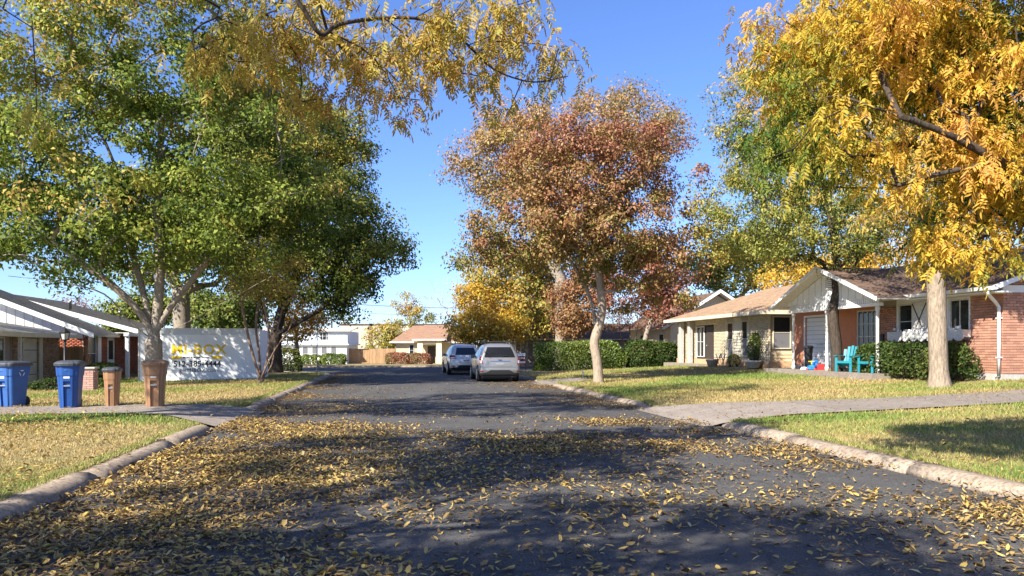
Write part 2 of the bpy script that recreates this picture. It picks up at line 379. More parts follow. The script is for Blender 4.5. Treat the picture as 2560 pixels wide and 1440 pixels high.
M_ASPH = ground_mat("asphalt", [(.052, .050, .049), (.034, .033, .033), (.086, .081, .076), (.029, .028, .029), (.13, .124, .112)], [0, .35, 1.7, 26, 70], bump=.5, rough=.88)
def add_cracks(m):
    """meandering tar-dark cracks and paler worn streaks along the lane"""
    nt = m.node_tree; N, L = nt.nodes, nt.links; b = N["Principled BSDF"]; prev = b.inputs["Base Color"].links[0].from_socket; tc = N.new("ShaderNodeTexCoord")
    nz = N.new("ShaderNodeTexNoise"); nz.inputs["Scale"].default_value = 1.3; nz.inputs["Detail"].default_value = 5; L.new(tc.outputs["Object"], nz.inputs["Vector"])
    ad = N.new("ShaderNodeMixRGB"); ad.blend_type = 'ADD'; ad.inputs[0].default_value = .9; L.new(tc.outputs["Object"], ad.inputs[1]); L.new(nz.outputs["Color"], ad.inputs[2])
    vo = N.new("ShaderNodeTexVoronoi"); vo.feature = 'DISTANCE_TO_EDGE'; vo.inputs["Scale"].default_value = .33; L.new(ad.outputs[0], vo.inputs["Vector"])
    rp = N.new("ShaderNodeValToRGB"); rp.color_ramp.elements[0].position = .004; rp.color_ramp.elements[0].color = (.4, .4, .4, 1); rp.color_ramp.elements[1].position = .010; rp.color_ramp.elements[1].color = (0, 0, 0, 1); L.new(vo.outputs["Distance"], rp.inputs[0])
    mp = N.new("ShaderNodeMapping"); mp.inputs["Rotation"].default_value = (0, 0, -TH); mp.inputs["Scale"].default_value = (.9, .06, 1); L.new(tc.outputs["Object"], mp.inputs[0])
    n2 = N.new("ShaderNodeTexNoise"); n2.inputs["Scale"].default_value = 1.0; n2.inputs["Detail"].default_value = 4; L.new(mp.outputs[0], n2.inputs["Vector"])
    r2 = N.new("ShaderNodeValToRGB"); r2.color_ramp.elements[0].position = .48; r2.color_ramp.elements[1].position = .72; r2.color_ramp.elements[1].color = (.55, .55, .55, 1); L.new(n2.outputs["Fac"], r2.inputs[0])
    m1 = N.new("ShaderNodeMixRGB"); L.new(r2.outputs[0], m1.inputs[0]); L.new(prev, m1.inputs[1]); m1.inputs[2].default_value = (.11, .106, .10, 1)
    m2 = N.new("ShaderNodeMixRGB"); L.new(rp.outputs[0], m2.inputs[0]); L.new(m1.outputs[0], m2.inputs[1]); m2.inputs[2].default_value = (.02, .02, .02, 1); L.new(m2.outputs[0], b.inputs["Base Color"])
add_cracks(M_ASPH)
M_LAWN = ground_mat("lawn_soil", [(.25, .20, .085), (.16, .19, .055), (.31, .235, .10), (.13, .115, .045), (.36, .27, .125)], [0, .28, .8, 9, 45], bump=.9)
M_CONC = ground_mat("concrete", [(.28, .235, .19), (.22, .18, .145), (.33, .28, .23), (.17, .14, .115)], [0, .5, 3.5, 30], bump=.25, rough=.9, isl=.08)
M_KERB = ground_mat("kerb_concrete", [(.36, .28, .205), (.26, .20, .145), (.43, .34, .255), (.18, .14, .10)], [0, .9, 4, 22], bump=.15, rough=.9)
M_GRND = ground_mat("far_ground", [(.16, .15, .07), (.11, .13, .045), (.2, .17, .09)], [0, .05, .3], bump=.2)

def struct(o): o["kind"] = "structure"; return o
def grid_obj(name, U, V, Z, m, flip=False):
    """sheet over arrays of street coordinates (rows x columns)"""
    r, c = U.shape; X = U * CT - V * ST; Y = U * ST + V * CT
    v = np.stack([X, Y, Z], -1).reshape(-1, 3); i = (np.arange(r - 1)[:, None] * c + np.arange(c - 1)[None]).ravel()
    f = np.stack([i, i + 1, i + c + 1, i + c], 1)
    if flip: f = f[:, ::-1]
    return struct(link(name, np_mesh(name, v, f, m, smooth=True)))

g = MB().add([(-1800, -400, -.75), (1800, -400, -.75), (1800, 2400, -.75), (-1800, 2400, -.75)], [(0, 1, 2, 3)]); struct(g.build("ground", M_GRND))
vv = np.concatenate([np.arange(-14, 36, .4), np.arange(36, 48, .25), [48.0]])
D = np.array([.28, .5, .8, 1.2, 1.7, 2.3, 3, 3.8, 4.6, 5.5, 6.5, 7.5, 8.5, 9.5, 10.5, 12, 14, 18, 25, 40, 80])
for sgn, edge in ((-1, left_edge), (1, right_edge)):
    U = edge(vv)[:, None] + sgn * D[None]; V = np.repeat(vv[:, None], len(D), 1)
    grid_obj("lawn", U, V, terrain(U, V) - .005, M_LAWN, flip=(sgn < 0))
v3 = np.concatenate([np.arange(60.8, 96, 1.5), [100, 130, 200]]); u3 = np.arange(-120, 121, 6.0)
U, V = np.meshgrid(u3, v3); grid_obj("lawn", U, V, terrain(U, V), M_LAWN)
# road: our street and the cross street it runs into
rows = np.concatenate([np.arange(-14, 40, 2.0), np.arange(40, 48.01, .5)])
T = np.concatenate([[0], np.linspace(0, 1, 9), [1]])[None]; U = (left_edge(rows) - .05)[:, None] * (1 - T) + (right_edge(rows) + .05)[:, None] * T; V = np.repeat(rows[:, None], 11, 1); U[:, 0] -= .6; U[:, -1] += .6
i0 = len(rows)
Z = .045 * (1 - (2 * T - 1) ** 2) * (1 - sstep(36, 46, V)); Z[:, 0] -= .008; Z[:, -1] -= .008
grid_obj("road", U, V, Z, M_ASPH)
U, V = np.meshgrid(np.arange(-90, 91, 5.0), np.linspace(48.0, 60.7, 5)); grid_obj("road", U, V, np.zeros_like(U) - .002, M_ASPH)

# kerbs: a run is one structure made of cast segments
PROF = [(-.02, -.02), (0, .045), (.045, .1), (.12, .132), (.3, .14), (.33, .0)]
def kerb(path, side, hs=None, seg=3.0):
    """path of (u, v); side +1 when the lawn lies to the right of the travel direction"""
    pts = np.array(path, float); d = np.linalg.norm(np.diff(pts, axis=0), axis=1); s = np.concatenate([[0], np.cumsum(d)])
    root = bpy.data.objects.new("kerb", None); COL.objects.link(root); root["kind"] = "structure"; hs = np.ones(len(pts)) if hs is None else np.array(hs)
    n = max(1, round(s[-1] / seg)); jit = np.random.default_rng(int(abs(pts[0].sum()) * 10))
    for k in range(n):
        t = np.linspace(s[-1] * k / n + .01, s[-1] * (k + 1) / n - .01, 9); rings = []; dz = jit.normal() * .006
        for a in t:
            u = np.interp(a, s, pts[:, 0]); v = np.interp(a, s, pts[:, 1]); h = np.interp(a, s, hs)
            u2 = np.interp(a + .05, s, pts[:, 0]) - np.interp(a - .05, s, pts[:, 0]); v2 = np.interp(a + .05, s, pts[:, 1]) - np.interp(a - .05, s, pts[:, 1])
            l = math.hypot(u2, v2); nx, ny = v2 / l * side, -u2 / l * side
            w = .006 * math.sin(a * 1.7) + .004 * math.sin(a * 5.1)
            rings.append([S(u + nx * (o + w), v + ny * (o + w), max(-.02, z * h + (dz if z > .02 else 0))) for o, z in PROF])
        MB().loft(rings, smooth=True).build("kerb_segment", M_KERB, root)
def ret(u, v0, v1, sgn, out):
    """kerb end that sinks and turns into a drive: points and heights from v0 to v1"""
    t = np.linspace(0, 1, 6); return [(u + sgn * out * q * q, v0 + (v1 - v0) * q) for q in t], list(1 - .8 * t ** 1.5)
def run(u, va, vb, sgn, start=None, end=None, tail=()):
    p = [(u, va), (u, vb)]; h = [1, 1]
    if start: q, k = ret(u, va, start, sgn, .25); p = q[::-1] + p[1:]; h = k[::-1] + h[1:]
    if end: q, k = ret(u, vb, end, sgn, .25); p = p[:-1] + q; h = h[:-1] + k
    p += list(tail); h += [1] * len(tail); kerb(p, sgn, h)
arcL = [(float(left_edge(v)), v) for v in np.linspace(41.4, 48, 18)] + [(-30, 48), (-75, 48)]
arcR = [(float(right_edge(v)), v) for v in np.linspace(41.4, 48, 18)] + [(30, 48), (75, 48)]
run(UL, -12, 14.2, -1, end=15.1); run(UL, 19.6, 41, -1, start=18.8, tail=arcL)
run(UR, -12, 13.1, 1, end=14.1); run(UR, 19.0, 28.9, 1, start=18.0, end=29.8); run(UR, 33.9, 41, 1, start=33.0, tail=arcR)
kerb([(-75, 60.6), (75, 60.6)], -1, seg=6)

def drive(name, sgn, edge, ds, near, far, slab=3.2):
    """concrete drive from the kerb line; joints cut it into slabs"""
    root = bpy.data.objects.new(name, None); COL.objects.link(root); root["kind"] = "structure"
    cuts = np.arange(0, ds[-1] + .01, slab); cuts = cuts if len(cuts) > 1 else np.array([0, ds[-1]])
    for a, b in zip(cuts[:-1], cuts[1:]):
        dd = np.linspace(a + (.008 if a > 0 else -.25), b - .008, 16)[:, None]; tt = np.linspace(0, 1, 8)[None]
        V = np.interp(dd, ds, near) * (1 - tt) + np.interp(dd, ds, far) * tt; U = edge + sgn * (dd + 0 * tt)
        o = grid_obj("slab", U, V, terrain(U, V) + .012 + .018 * sstep(-.25, .3, dd + 0 * tt), M_CONC, flip=(sgn > 0)); del o["kind"]; o.parent = root
drive("driveway", -1, UL, [-.0, 1.2, 2.5, 6, 32], [14.9, 16.2, 16.9, 17.3, 17.6], [19.0, 19.2, 19.35, 19.75, 20.2], 4)
drive("driveway", 1, UR, [-.0, 1.2, 2.2, 5, 32], [13.9, 14.1, 14.1, 14.0, 14.1], [18.2, 17.6, 17.2, 16.5, 16.3], 3)
drive("driveway", 1, UR, [-.0, 1.2, 1.9], [29.6, 30.0, 30.1], [33.2, 33.0, 32.9], 1.9)

# ---------------------------------------------------------------- grass and fallen leaves
M_GRASS = leaf_mat("grass_blades", [(0, (.50, .38, .17)), (.35, (.42, .35, .125)), (.7, (.26, .32, .075)), (1, (.16, .26, .05))], rough=.6, transl=.35, spec=.2, vj=.3)
M_LITTER = leaf_mat("fallen_leaves", [(0, (.11, .065, .03)), (.3, (.24, .145, .06)), (.6, (.40, .27, .09)), (.85, (.58, .39, .09)), (1, (.52, .42, .19))], rough=.55, transl=.12, spec=.3, vj=.28)
rng = np.random.default_rng(11)
def visible(p, pad=40):
    Y = np.maximum(.1, p[:, 1]); px = 1280 + F * p[:, 0] / Y; py = HZ - F * (p[:, 2] - CZ) / Y
    return (px > -pad) & (px < 2560 + pad) & (py > -pad) & (py < 1440 + pad)
def lawn_points(n, vmax, power, dmax=17):
    v = rng.uniform(4, vmax, n); sg = rng.choice([-1, 1], n); d = rng.uniform(.3, dmax, n)
    u = np.where(sg < 0, UL - d, UR + d); z = terrain(u, v); p = S(u, v, z).T if False else np.stack([u * CT - v * ST, u * ST + v * CT, z], 1)
    dist = np.hypot(p[:, 0], p[:, 1]); k = visible(p, 200) & (rng.uniform(size=n) < np.minimum(1, (9 / dist) ** power))
    onl = (sg < 0) & (v > np.interp(d, [0, 1.2, 2.5, 6, 32], [14.9, 16.2, 16.9, 17.3, 17.6]) - .05) & (v < np.interp(d, [0, 1.2, 2.5, 6, 32], [19, 19.2, 19.35, 19.75, 20.2]) + .05)
    onr = (sg > 0) & (v > 14.0) & (v < np.interp(d, [0, 1.2, 2.2, 5, 32], [18.2, 17.6, 17.2, 16.5, 16.3]) + .03)
    on3 = (sg > 0) & (d < 1.9) & (v > 29.7) & (v < 33.1); on4 = (sg > 0) & (v > 18.9) & (d > 9.4)
    return p[k & ~(onl | onr | on3 | on4)], u[k & ~(onl | onr | on3 | on4)], v[k & ~(onl | onr | on3 | on4)]
p, u, v = lawn_points(1500000, 42, 1.55)
n = len(p); patch = .1 + snoise(p * np.array([1, 1, 0]), .55, 3) * .6 + snoise(p * np.array([1, 1, 0]), 2.1, 4) * .35
bare = patch + rng.normal(size=n) * .3 < -2.6; p, u, v, patch = p[~bare], u[~bare], v[~bare], patch[~bare]; n = len(p)
ev = 4 + 30 * rng.uniform(size=26000) ** 1.3; eg = rng.choice([-1, 1], 26000); ed = .25 + np.abs(rng.normal(size=26000)) * .09; eu = np.where(eg < 0, UL - ed, UR + ed)
ek = ~(((eg < 0) & (ev > 14.6) & (ev < 19.2)) | ((eg > 0) & (((ev > 13.7) & (ev < 18.3)) | ((ev > 29.3) & (ev < 33.4)))))
pe = np.stack([eu * CT - ev * ST, eu * ST + ev * CT, terrain(eu, ev)], 1)[ek]; p = np.concatenate([p, pe]); patch = np.concatenate([patch, rng.normal(size=len(pe)) * .6]); n = len(p)
dist = np.hypot(p[:, 0], p[:, 1]); h = rng.uniform(.025, .06, n) * np.clip(dist / 14, .8, 1.5) * np.clip(1 + .3 * patch, .75, 1.5); w = .0065 * np.clip(dist / 9, .8, 2.6)
a = rng.uniform(0, 6.283, n); lean = rng.normal(size=(n, 2)) * .6
t1 = np.stack([np.cos(a) * w, np.sin(a) * w, np.zeros(n)], 1); tip = p + np.stack([lean[:, 0] * h, lean[:, 1] * h, h], 1)
vts = np.stack([p - t1 - [0, 0, .01], p + t1 - [0, 0, .01], tip], 1).reshape(-1, 3)
green = np.clip(.42 + .46 * patch + .16 * rng.normal(size=n), 0, 1)
tag(link("grass", np_mesh("grass", vts, np.arange(n * 3).reshape(-1, 3), M_GRASS, green)), "short patchy grass blades on both front lawns", "grass", kind="stuff")

def litter_arrays(p, seed, L=.066, W=.023, tint=None):
    r = np.random.default_rng(seed); n = len(p); a = r.uniform(0, 6.283, n)
    nr = norm(np.stack([r.normal(size=n) * .17, r.normal(size=n) * .17, np.ones(n)], 1)); ax = np.stack([np.cos(a), np.sin(a), r.normal(size=n) * .06], 1); ax = norm(ax - nr * np.sum(ax * nr, 1, keepdims=True))
    LL = L * r.uniform(.45, 1.3, n)
    kind = r.uniform(size=n); LL = np.where(kind < .2, LL * .55, LL); WW = LL * W / L * r.uniform(.6, 1.45, n) * np.where(kind < .2, 1.4, np.where(kind > .93, 1.6, 1))
    return ax, nr, LL, WW
def road_density(u, v):
    L = np.exp(-np.maximum(0, (u + 2.2) / 2.3) ** 2) * (1 - .82 * sstep(11, 27, v)) * np.interp(v, [3, 5, 6.5, 40], [.6, .85, 1, .8])
    k = np.exp(-((u - 5.75) / .75) ** 2) * 1.0 + .25 * np.exp(-((u - 4.6) / 1.1) ** 2)
    band = np.exp(-((v - 11.3 - .22 * (u - 3)) / 1.5) ** 2) * sstep(.2, 2.2, u) * .95
    band2 = np.exp(-((v - 14.6) / 1.6) ** 2) * sstep(2.0, 4.2, u) * .8
    mid = np.interp(v, [3, 6, 9, 13, 16, 19, 40], [.09, .12, .26, .28, .12, .04, .03])
    lk = np.exp(-((u + 3.1) / .55) ** 2) * .9 + np.exp(-((u + 2.6) / 1.2) ** 2) * .3
    return np.clip(np.maximum.reduce([L, k, band, band2, mid, lk]), 0, 1)
n = 640000; v = 3.2 + 44 * rng.uniform(size=n) ** 1.25; u = rng.uniform(UL + .01, UR - .0, n)
zr = .045 * (1 - (2 * (u - UL) / (UR - UL) - 1) ** 2) * (1 - sstep(36, 46, v))
p = np.stack([u * CT - v * ST, u * ST + v * CT, zr], 1)
cl = snoise(p, 1.1, 21) * .35 + snoise(p, 3.2, 22) * .35
dens = road_density(u, v) * np.clip(1 + 1.15 * cl, .06, 2.3); keep = (rng.uniform(size=n) < dens * .33) & visible(p, 120)
edge = (u > UR - .25) | (u < UL + .25)
p, u, v, cl = p[keep], u[keep], v[keep], cl[keep]
p[:, 2] += .006 + rng.uniform(0, .022, len(p)) ** 1.0 * (.4 + road_density(u, v)) + np.where((u > UR - .3) | (u < UL + .3), rng.uniform(0, .05, len(p)), 0)
tnt = np.clip(.48 + .12 * cl + .26 * rng.normal(size=len(p)) - .25 * sstep(11, 24, v), 0, 1)
# leaves blown on the lawns and drives
v2 = 4 + 34 * rng.uniform(size=150000) ** 1.15; sg = rng.choice([-1, 1], 150000); d2 = rng.uniform(.02, 15, 150000); u2 = np.where(sg < 0, UL - d2, UR + d2)
pl = np.stack([u2 * CT - v2 * ST, u2 * ST + v2 * CT, terrain(u2, v2) + np.where((d2 < .3), .01, .05)], 1)
cl2 = snoise(pl * [1, 1, 0], .8, 31); kd = np.where(sg < 0, 1.25, np.interp(v2, [10, 14, 18, 24, 34], [.5, .5, .7, 1.0, .9])) * np.clip(.7 + .55 * cl2, .12, 1.4) * np.where(d2 < .35, .25, 1)
k2 = (rng.uniform(size=150000) < kd * .55) & visible(pl, 100) & ~((sg > 0) & (d2 > 9.6) & (v2 > 18.8)); pl = pl[k2]; sg2 = sg[k2]
tl = np.clip(np.where(sg2 < 0, .55, .42) + .2 * rng.normal(size=len(pl)), 0, 1)
PA = np.concatenate([p, pl]); TA = np.concatenate([tnt, tl]); ax, nr, LL, WW = litter_arrays(PA, 5)
pxs = LL / np.hypot(PA[:, 0], PA[:, 1]); inside = visible(PA, -10); order = np.argsort(-np.where(inside, pxs, 0)); big = order[:300]; rest = np.setdiff1d(np.arange(len(PA)), big)
near = rest[PA[rest, 1] < 16]; farr = rest[PA[rest, 1] >= 16]
vv1, ff1 = leaf_arrays(PA[near], ax[near], nr[near], LL[near], WW[near], fold=rng.uniform(-.1, .75, len(near)), droop=rng.uniform(-.5, .15, len(near)), lens=True)
vv2, ff2 = leaf_arrays(PA[farr], ax[farr], nr[farr], LL[farr], WW[farr] * 1.15, fold=.2, droop=-.1)
tag(link("fallen_leaves", np_mesh("fallen_leaves", np.concatenate([vv1, vv2]), np.concatenate([ff1, ff2 + len(vv1)]), M_LITTER, np.concatenate([np.repeat(TA[near], 2), TA[farr]]))),
    "yellow and tan leaf litter strewn over the road and lawns", "leaf litter", kind="stuff")
# the 300 largest are leaves of their own: curled lens with a stalk, twelve shared shapes
lm = []
for i in range(12):
    r = np.random.default_rng(60 + i); N0 = 9; t = np.linspace(0, 1, N0); wid = np.sin(np.pi * t ** .8) ** .8 * .19 * r.uniform(.85, 1.25); curl = r.uniform(-.16, .22); roll = r.uniform(.1, .55); bend = r.uniform(-.12, .12)
    V = []; Fc = []
    for j in range(N0):
        z = curl * (t[j] - .4) ** 2 * 2; y = bend * math.sin(3.1 * t[j]); V += [(t[j], y - wid[j], z + roll * wid[j] * (1 + .3 * math.sin(9 * t[j]))), (t[j], y, z), (t[j], y + wid[j], z + roll * wid[j] * (1 + .3 * math.cos(8 * t[j])))]
    for j in range(N0 - 1): b = j * 3; Fc += [(b, b+3, b+4, b+1), (b+1, b+4, b+5, b+2)]
    V += [(-.22, -.008, .03), (-.22, .008, .03), (0, .01, 0), (0, -.01, 0)]; q = len(V) - 4; Fc += [(q, q+1, q+2, q+3)]
    lm.append(np_mesh("fallen_leaf", V, Fc, M_LITTER, np.full(len(Fc), [.45, .55, .65, .75, .85, .35][i % 6]), smooth=True))
for k, i in enumerate(big):
    o = bpy.data.objects.new("fallen_leaf", lm[k % 12]); COL.objects.link(o); X = ax[i]; Zv = nr[i]; Yv = np.cross(Zv, X); s_ = LL[i] * 1.05
    M4 = Matrix(((X[0]*s_, Yv[0]*s_, Zv[0]*s_, PA[i][0]), (X[1]*s_, Yv[1]*s_, Zv[1]*s_, PA[i][1]), (X[2]*s_, Yv[2]*s_, Zv[2]*s_, PA[i][2] + .002), (0, 0, 0, 1)))
    o.matrix_world = M4; tag(o, "single curled yellow leaf lying loose on the dark asphalt in front", "leaf", "leaves lying loose on the near road")
# ---------------------------------------------------------------- buildings
M_WHITE = mat("white_paint", (.78, .77, .74), rough=.55, var=.05, scale=3)
M_WHITE2 = mat("weathered_white_paint", (.72, .70, .65), rough=.6, var=.08, scale=14, col2=(.5, .47, .42))
M_CREAM = mat("cream_paint", (.66, .58, .43), rough=.6, var=.06, scale=3)
M_TAN = mat("tan_siding", (.62, .47, .29), rough=.65, var=.05, scale=2)
M_PEACH = mat("peach_foundation", (.58, .36, .2), rough=.75, var=.08, scale=4)
M_SALMON = mat("salmon_plaster", (.50, .2, .105), rough=.75, var=.08, scale=2.5, bump=.15)
M_BRICK_PINK = mat("pink_brick", (.47, .235, .155), rough=.85, var=.15, scale=30, isl=.2, bump=.3)
M_BRICK_RED = mat("red_brick", (.36, .11, .06), rough=.85, var=.15, scale=30, isl=.22, bump=.3)
M_BRICK_TAN = mat("tan_brick", (.42, .26, .145), rough=.85, var=.15, scale=30, isl=.3, bump=.3)
M_BRICK_CREAM = mat("cream_brick", (.66, .55, .37), rough=.8, var=.1, scale=30, isl=.13, bump=.3)
M_MORTAR = mat("mortar", (.42, .35, .29), rough=.9, var=.1, scale=20)
M_MORTAR_C = mat("cream_mortar", (.5, .42, .3), rough=.9, var=.1, scale=20)
M_ROOF_BR = mat("brown_shingles", (.15, .095, .065), rough=.9, var=.2, scale=9, isl=.22, bump=.6, bscale=120)
M_ROOF_TAN = mat("tan_shingles", (.33, .215, .13), rough=.9, var=.16, scale=9, isl=.16, bump=.6, bscale=120)
M_ROOF_GR = mat("grey_shingles", (.46, .40, .33), rough=.9, var=.16, scale=9, isl=.16, bump=.6, bscale=120)
M_ROOF_LG = mat("pale_grey_shingles", (.68, .62, .54), rough=.9, var=.1, scale=9, isl=.1, bump=.6, bscale=120)
M_ROOF_RB = mat("red_brown_shingles", (.28, .16, .10), rough=.9, var=.14, scale=9, isl=.12, bump=.4, bscale=100)
M_DARK = mat("dark_interior", (.03, .028, .026), rough=.9, var=.1)
M_DARKTRIM = mat("dark_brown_trim", (.06, .045, .035), rough=.6, var=.1)
M_GLASS = glass_mat("window_glass"); M_SCREEN = mat("grey_solar_screen", (.16, .155, .16), rough=.6, var=.05, scale=60)
M_GLASSG = glass_mat("green_window_glass", (.07, .1, .09), .1)
M_GUTTER = mat("gutter_white", (.74, .73, .70), rough=.4, var=.06, scale=5)
M_CEDAR = mat("cedar_planks", (.40, .24, .12), rough=.8, var=.2, scale=3, stretch=(6, 6, .6), isl=.16, bump=.2)
M_METAL = mat("grey_metal", (.45, .46, .46), rough=.4, var=.05, metal=.8)
M_BLACK = mat("black_metal", (.02, .02, .022), rough=.45, var=.1)
M_STONE = mat("pale_stone", (.45, .42, .38), rough=.9, var=.15, scale=8, bump=.4)

def ab(mb, axis, p0, p1, a0, a1, z0, z1):
    if axis == 'x': return mb.box((min(p0, p1), a0, z0), (max(p0, p1), a1, z1))
    return mb.box((a0, min(p0, p1), z0), (a1, max(p0, p1), z1))
def pt(axis, p, a, z): return (p, a, z) if axis == 'x' else (a, p, z)
def wall_panel(mb, axis, p0, p1, a0, a1, z0, z1, holes=()):
    As = sorted({a0, a1, *[min(max(h[i], a0), a1) for h in holes for i in (0, 1)]}); Zs = sorted({z0, z1, *[min(max(h[i], z0), z1) for h in holes for i in (2, 3)]})
    for x, y in zip(As[:-1], As[1:]):
        k = None
        for s, t in zip(Zs[:-1], Zs[1:]):
            cx, cz = (x + y) / 2, (s + t) / 2
            if any(h[0] < cx < h[1] and h[2] < cz < h[3] for h in holes): continue
            ab(mb, axis, p0, p1, x, y, s, t)
    return mb
def brick_boxes(axis, p, out, a0, a1, z0, z1, holes=(), keep=None, bl=.203, bh=.064, j=.011, depth=.05, seed=0):
    """centres and half sizes of the bricks of one wall face; out = which way the face looks along the axis"""
    r = np.random.default_rng(seed); C, Hf = [], []; z = z0 + j; row = 0
    while z + bh < z1 + .002:
        a = a0 - (bl / 2 + j / 2 if row % 2 else 0)
        while a < a1:
            s, e = max(a, a0), min(a + bl, a1); a += bl + j
            cut = [(s, e)]
            for h in holes:
                if h[2] < z + bh and h[3] > z:
                    cut = [(x, y) for (s1, e1) in cut for (x, y) in ((s1, min(e1, h[0])), (max(s1, h[1]), e1)) if y - x > .03]
            for s1, e1 in cut:
                if e1 - s1 < .03 or (keep and not keep((s1 + e1) / 2, z + bh / 2)): continue
                pp = p + out * (depth / 2 - .012 + r.normal() * .0022)
                C.append(pt(axis, pp, (s1 + e1) / 2, z + bh / 2)); Hf.append(pt(axis, depth / 2, (e1 - s1) / 2, bh / 2))
        z += bh + j; row += 1
    return np.array(C).reshape(-1, 3), np.array(Hf).reshape(-1, 3)
CUBE = np.array([(-1,-1,-1),(1,-1,-1),(1,1,-1),(-1,1,-1),(-1,-1,1),(1,-1,1),(1,1,1),(-1,1,1)], float)
CUBEF = np.array([(3,2,1,0),(4,5,6,7),(0,1,5,4),(1,2,6,5),(2,3,7,6),(3,0,4,7)])
def lay_bricks(root, lists, m, single=0):
    C = np.concatenate([l[0] for l in lists]); Hf = np.concatenate([l[1] for l in lists]); order = np.arange(len(C))
    if single:
        Mw = np.array(root.matrix_basis); Wp = C @ Mw[:3, :3].T + np.array(root.location); vis = visible(Wp, 0)
        sc = np.where(vis, 1 / np.maximum(1, Wp[:, 1]), 0); order = np.argsort(-sc); one = order[:single]; order = order[single:]
        unit = bpy.data.meshes.new("brick"); unit.from_pydata(CUBE.tolist(), [], CUBEF.tolist()); unit.materials.append(m)
        for i in one:
            o = bpy.data.objects.new("brick", unit); COL.objects.link(o); o.parent = root; o.location = C[i]; o.scale = Hf[i]
    if len(order):
        v = (C[order][:, None] + CUBE[None] * Hf[order][:, None]).reshape(-1, 3); f = (np.arange(len(order)) * 8)[:, None, None] + CUBEF[None]
        link("brickwork", np_mesh("brickwork", v, f.reshape(-1, 4), m), root)["kind"] = "stuff"

def window(root, axis, p, out, a0, a1, z0, z1, fm=None, gm=None, nv=1, nh=2, w=.05, name="window", depth=.06):
    """framed window in a wall plane: frame part with each pane below it"""
    fm = fm or M_WHITE; gm = gm or M_GLASS; mb = MB(); q0, q1 = p, p + out * depth
    ab(mb, axis, q0, q1, a0, a1, z0, z0 + w); ab(mb, axis, q0, q1, a0, a1, z1 - w, z1); ab(mb, axis, q0, q1, a0, a0 + w, z0 + w, z1 - w); ab(mb, axis, q0, q1, a1 - w, a1, z0 + w, z1 - w)
    ia, iz = (a1 - a0 - 2 * w), (z1 - z0 - 2 * w); bw = w * .45
    for k in range(1, nv): c = a0 + w + ia * k / nv; ab(mb, axis, q0, p + out * depth * .8, c - bw / 2, c + bw / 2, z0 + w, z1 - w)
    for k in range(1, nh): c = z0 + w + iz * k / nh; ab(mb, axis, q0, p + out * depth * .7, a0 + w, a1 - w, c - bw / 2, c + bw / 2)
    o = mb.build(name, fm, root)
    for i in range(nv):
        for k in range(nh):
            ab(MB(), axis, 0, 0, 0, 0, 0, 0)
            pn = MB(); ab(pn, axis, p + out * .012, p + out * .022, a0 + w + ia * i / nv + bw / 2, a0 + w + ia * (i + 1) / nv - bw / 2, z0 + w + iz * k / nh + bw / 2, z0 + w + iz * (k + 1) / nh - bw / 2)
            pn.build("pane", gm[k] if isinstance(gm, list) else gm, o)
    return o
def roof_plane(root, A, B, Cc, Dd, m, th=.07, course=.145, tab=.32, name="roof", fascia=None, seed=1):
    """sloping slab A-B (eave) to D-C (top) carrying lapped courses of shingles"""
    A, B, Cc, Dd = [np.array(x, float) for x in (A, B, Cc, Dd)]
    if np.cross(B - A, (Dd + Cc) / 2 - (A + B) / 2)[2] < 0: A, B, Cc, Dd = B, A, Dd, Cc
    nrm = np.cross(B - A, (Dd + Cc) / 2 - (A + B) / 2); nrm = nrm / np.linalg.norm(nrm); nrm = nrm if nrm[2] > 0 else -nrm
    q = [A, B, Cc, Dd]; lo = [x - nrm * th for x in q]; tri = np.linalg.norm(Cc - Dd) < 1e-6
    if tri: q, lo = q[:3], lo[:3]
    n = len(q); mb = MB(); mb.add(q + lo, [tuple(range(n)), tuple(range(2 * n - 1, n - 1, -1))] + [(i, i + n, (i + 1) % n + n, (i + 1) % n) for i in range(n)])
    deck = mb.build(name, fascia or M_WHITE2, root)
    r = np.random.default_rng(seed); Ls = np.linalg.norm((Dd + Cc) / 2 - (A + B) / 2); nc = max(2, int(Ls / course)); V, Fc = [], []
    for k in range(nc):
        t0, t1 = k / nc - .004, min(1, (k + 1.25) / nc); l0, r0 = A + (Dd - A) * t0, B + (Cc - B) * t0; l1, r1 = A + (Dd - A) * t1, B + (Cc - B) * t1
        W = np.linalg.norm(r0 - l0); s = r.uniform(-tab, 0) / max(W, .1)
        while s < 1:
            e = s + tab * r.uniform(.7, 1.3) / max(W, .1); a, b = max(0, s), min(1, e); s = e
            if b - a < 1e-4: continue
            up0 = nrm * (.009 + r.uniform(0, .003)); up1 = nrm * .004
            p = [l0 + (r0 - l0) * a + up0, l0 + (r0 - l0) * b + up0, l1 + (r1 - l1) * b + up1, l1 + (r1 - l1) * a + up1, l0 + (r0 - l0) * a, l0 + (r0 - l0) * b]
            c = len(V); V += p; Fc += [(c, c+1, c+2, c+3), (c+4, c+5, c+1, c)]
    sh = link("shingles", np_mesh("shingles", V, Fc, m), deck); sh["kind"] = "stuff"
    return deck
def planks(root, name, m, axis, p, a0, a1, z0, z1, w, th=.02, gap=.006, seed=0, vertical=True, top=0.0, out=1):
    """fence or gate planks, each a mesh of its own"""
    r = np.random.default_rng(seed); a = a0 if vertical else z0
    while a < (a1 if vertical else z1) - .02:
        e = min(a + w, a1 if vertical else z1); mb = MB(); off = out * r.uniform(0, .008)
        if vertical: ab(mb, axis, p + off, p + off + out * th, a, e - gap, z0, z1 + r.normal() * top)
        else: ab(mb, axis, p + off, p + off + out * th, a0, a1, a, e - gap)
        mb.build(name, m, root); a = e

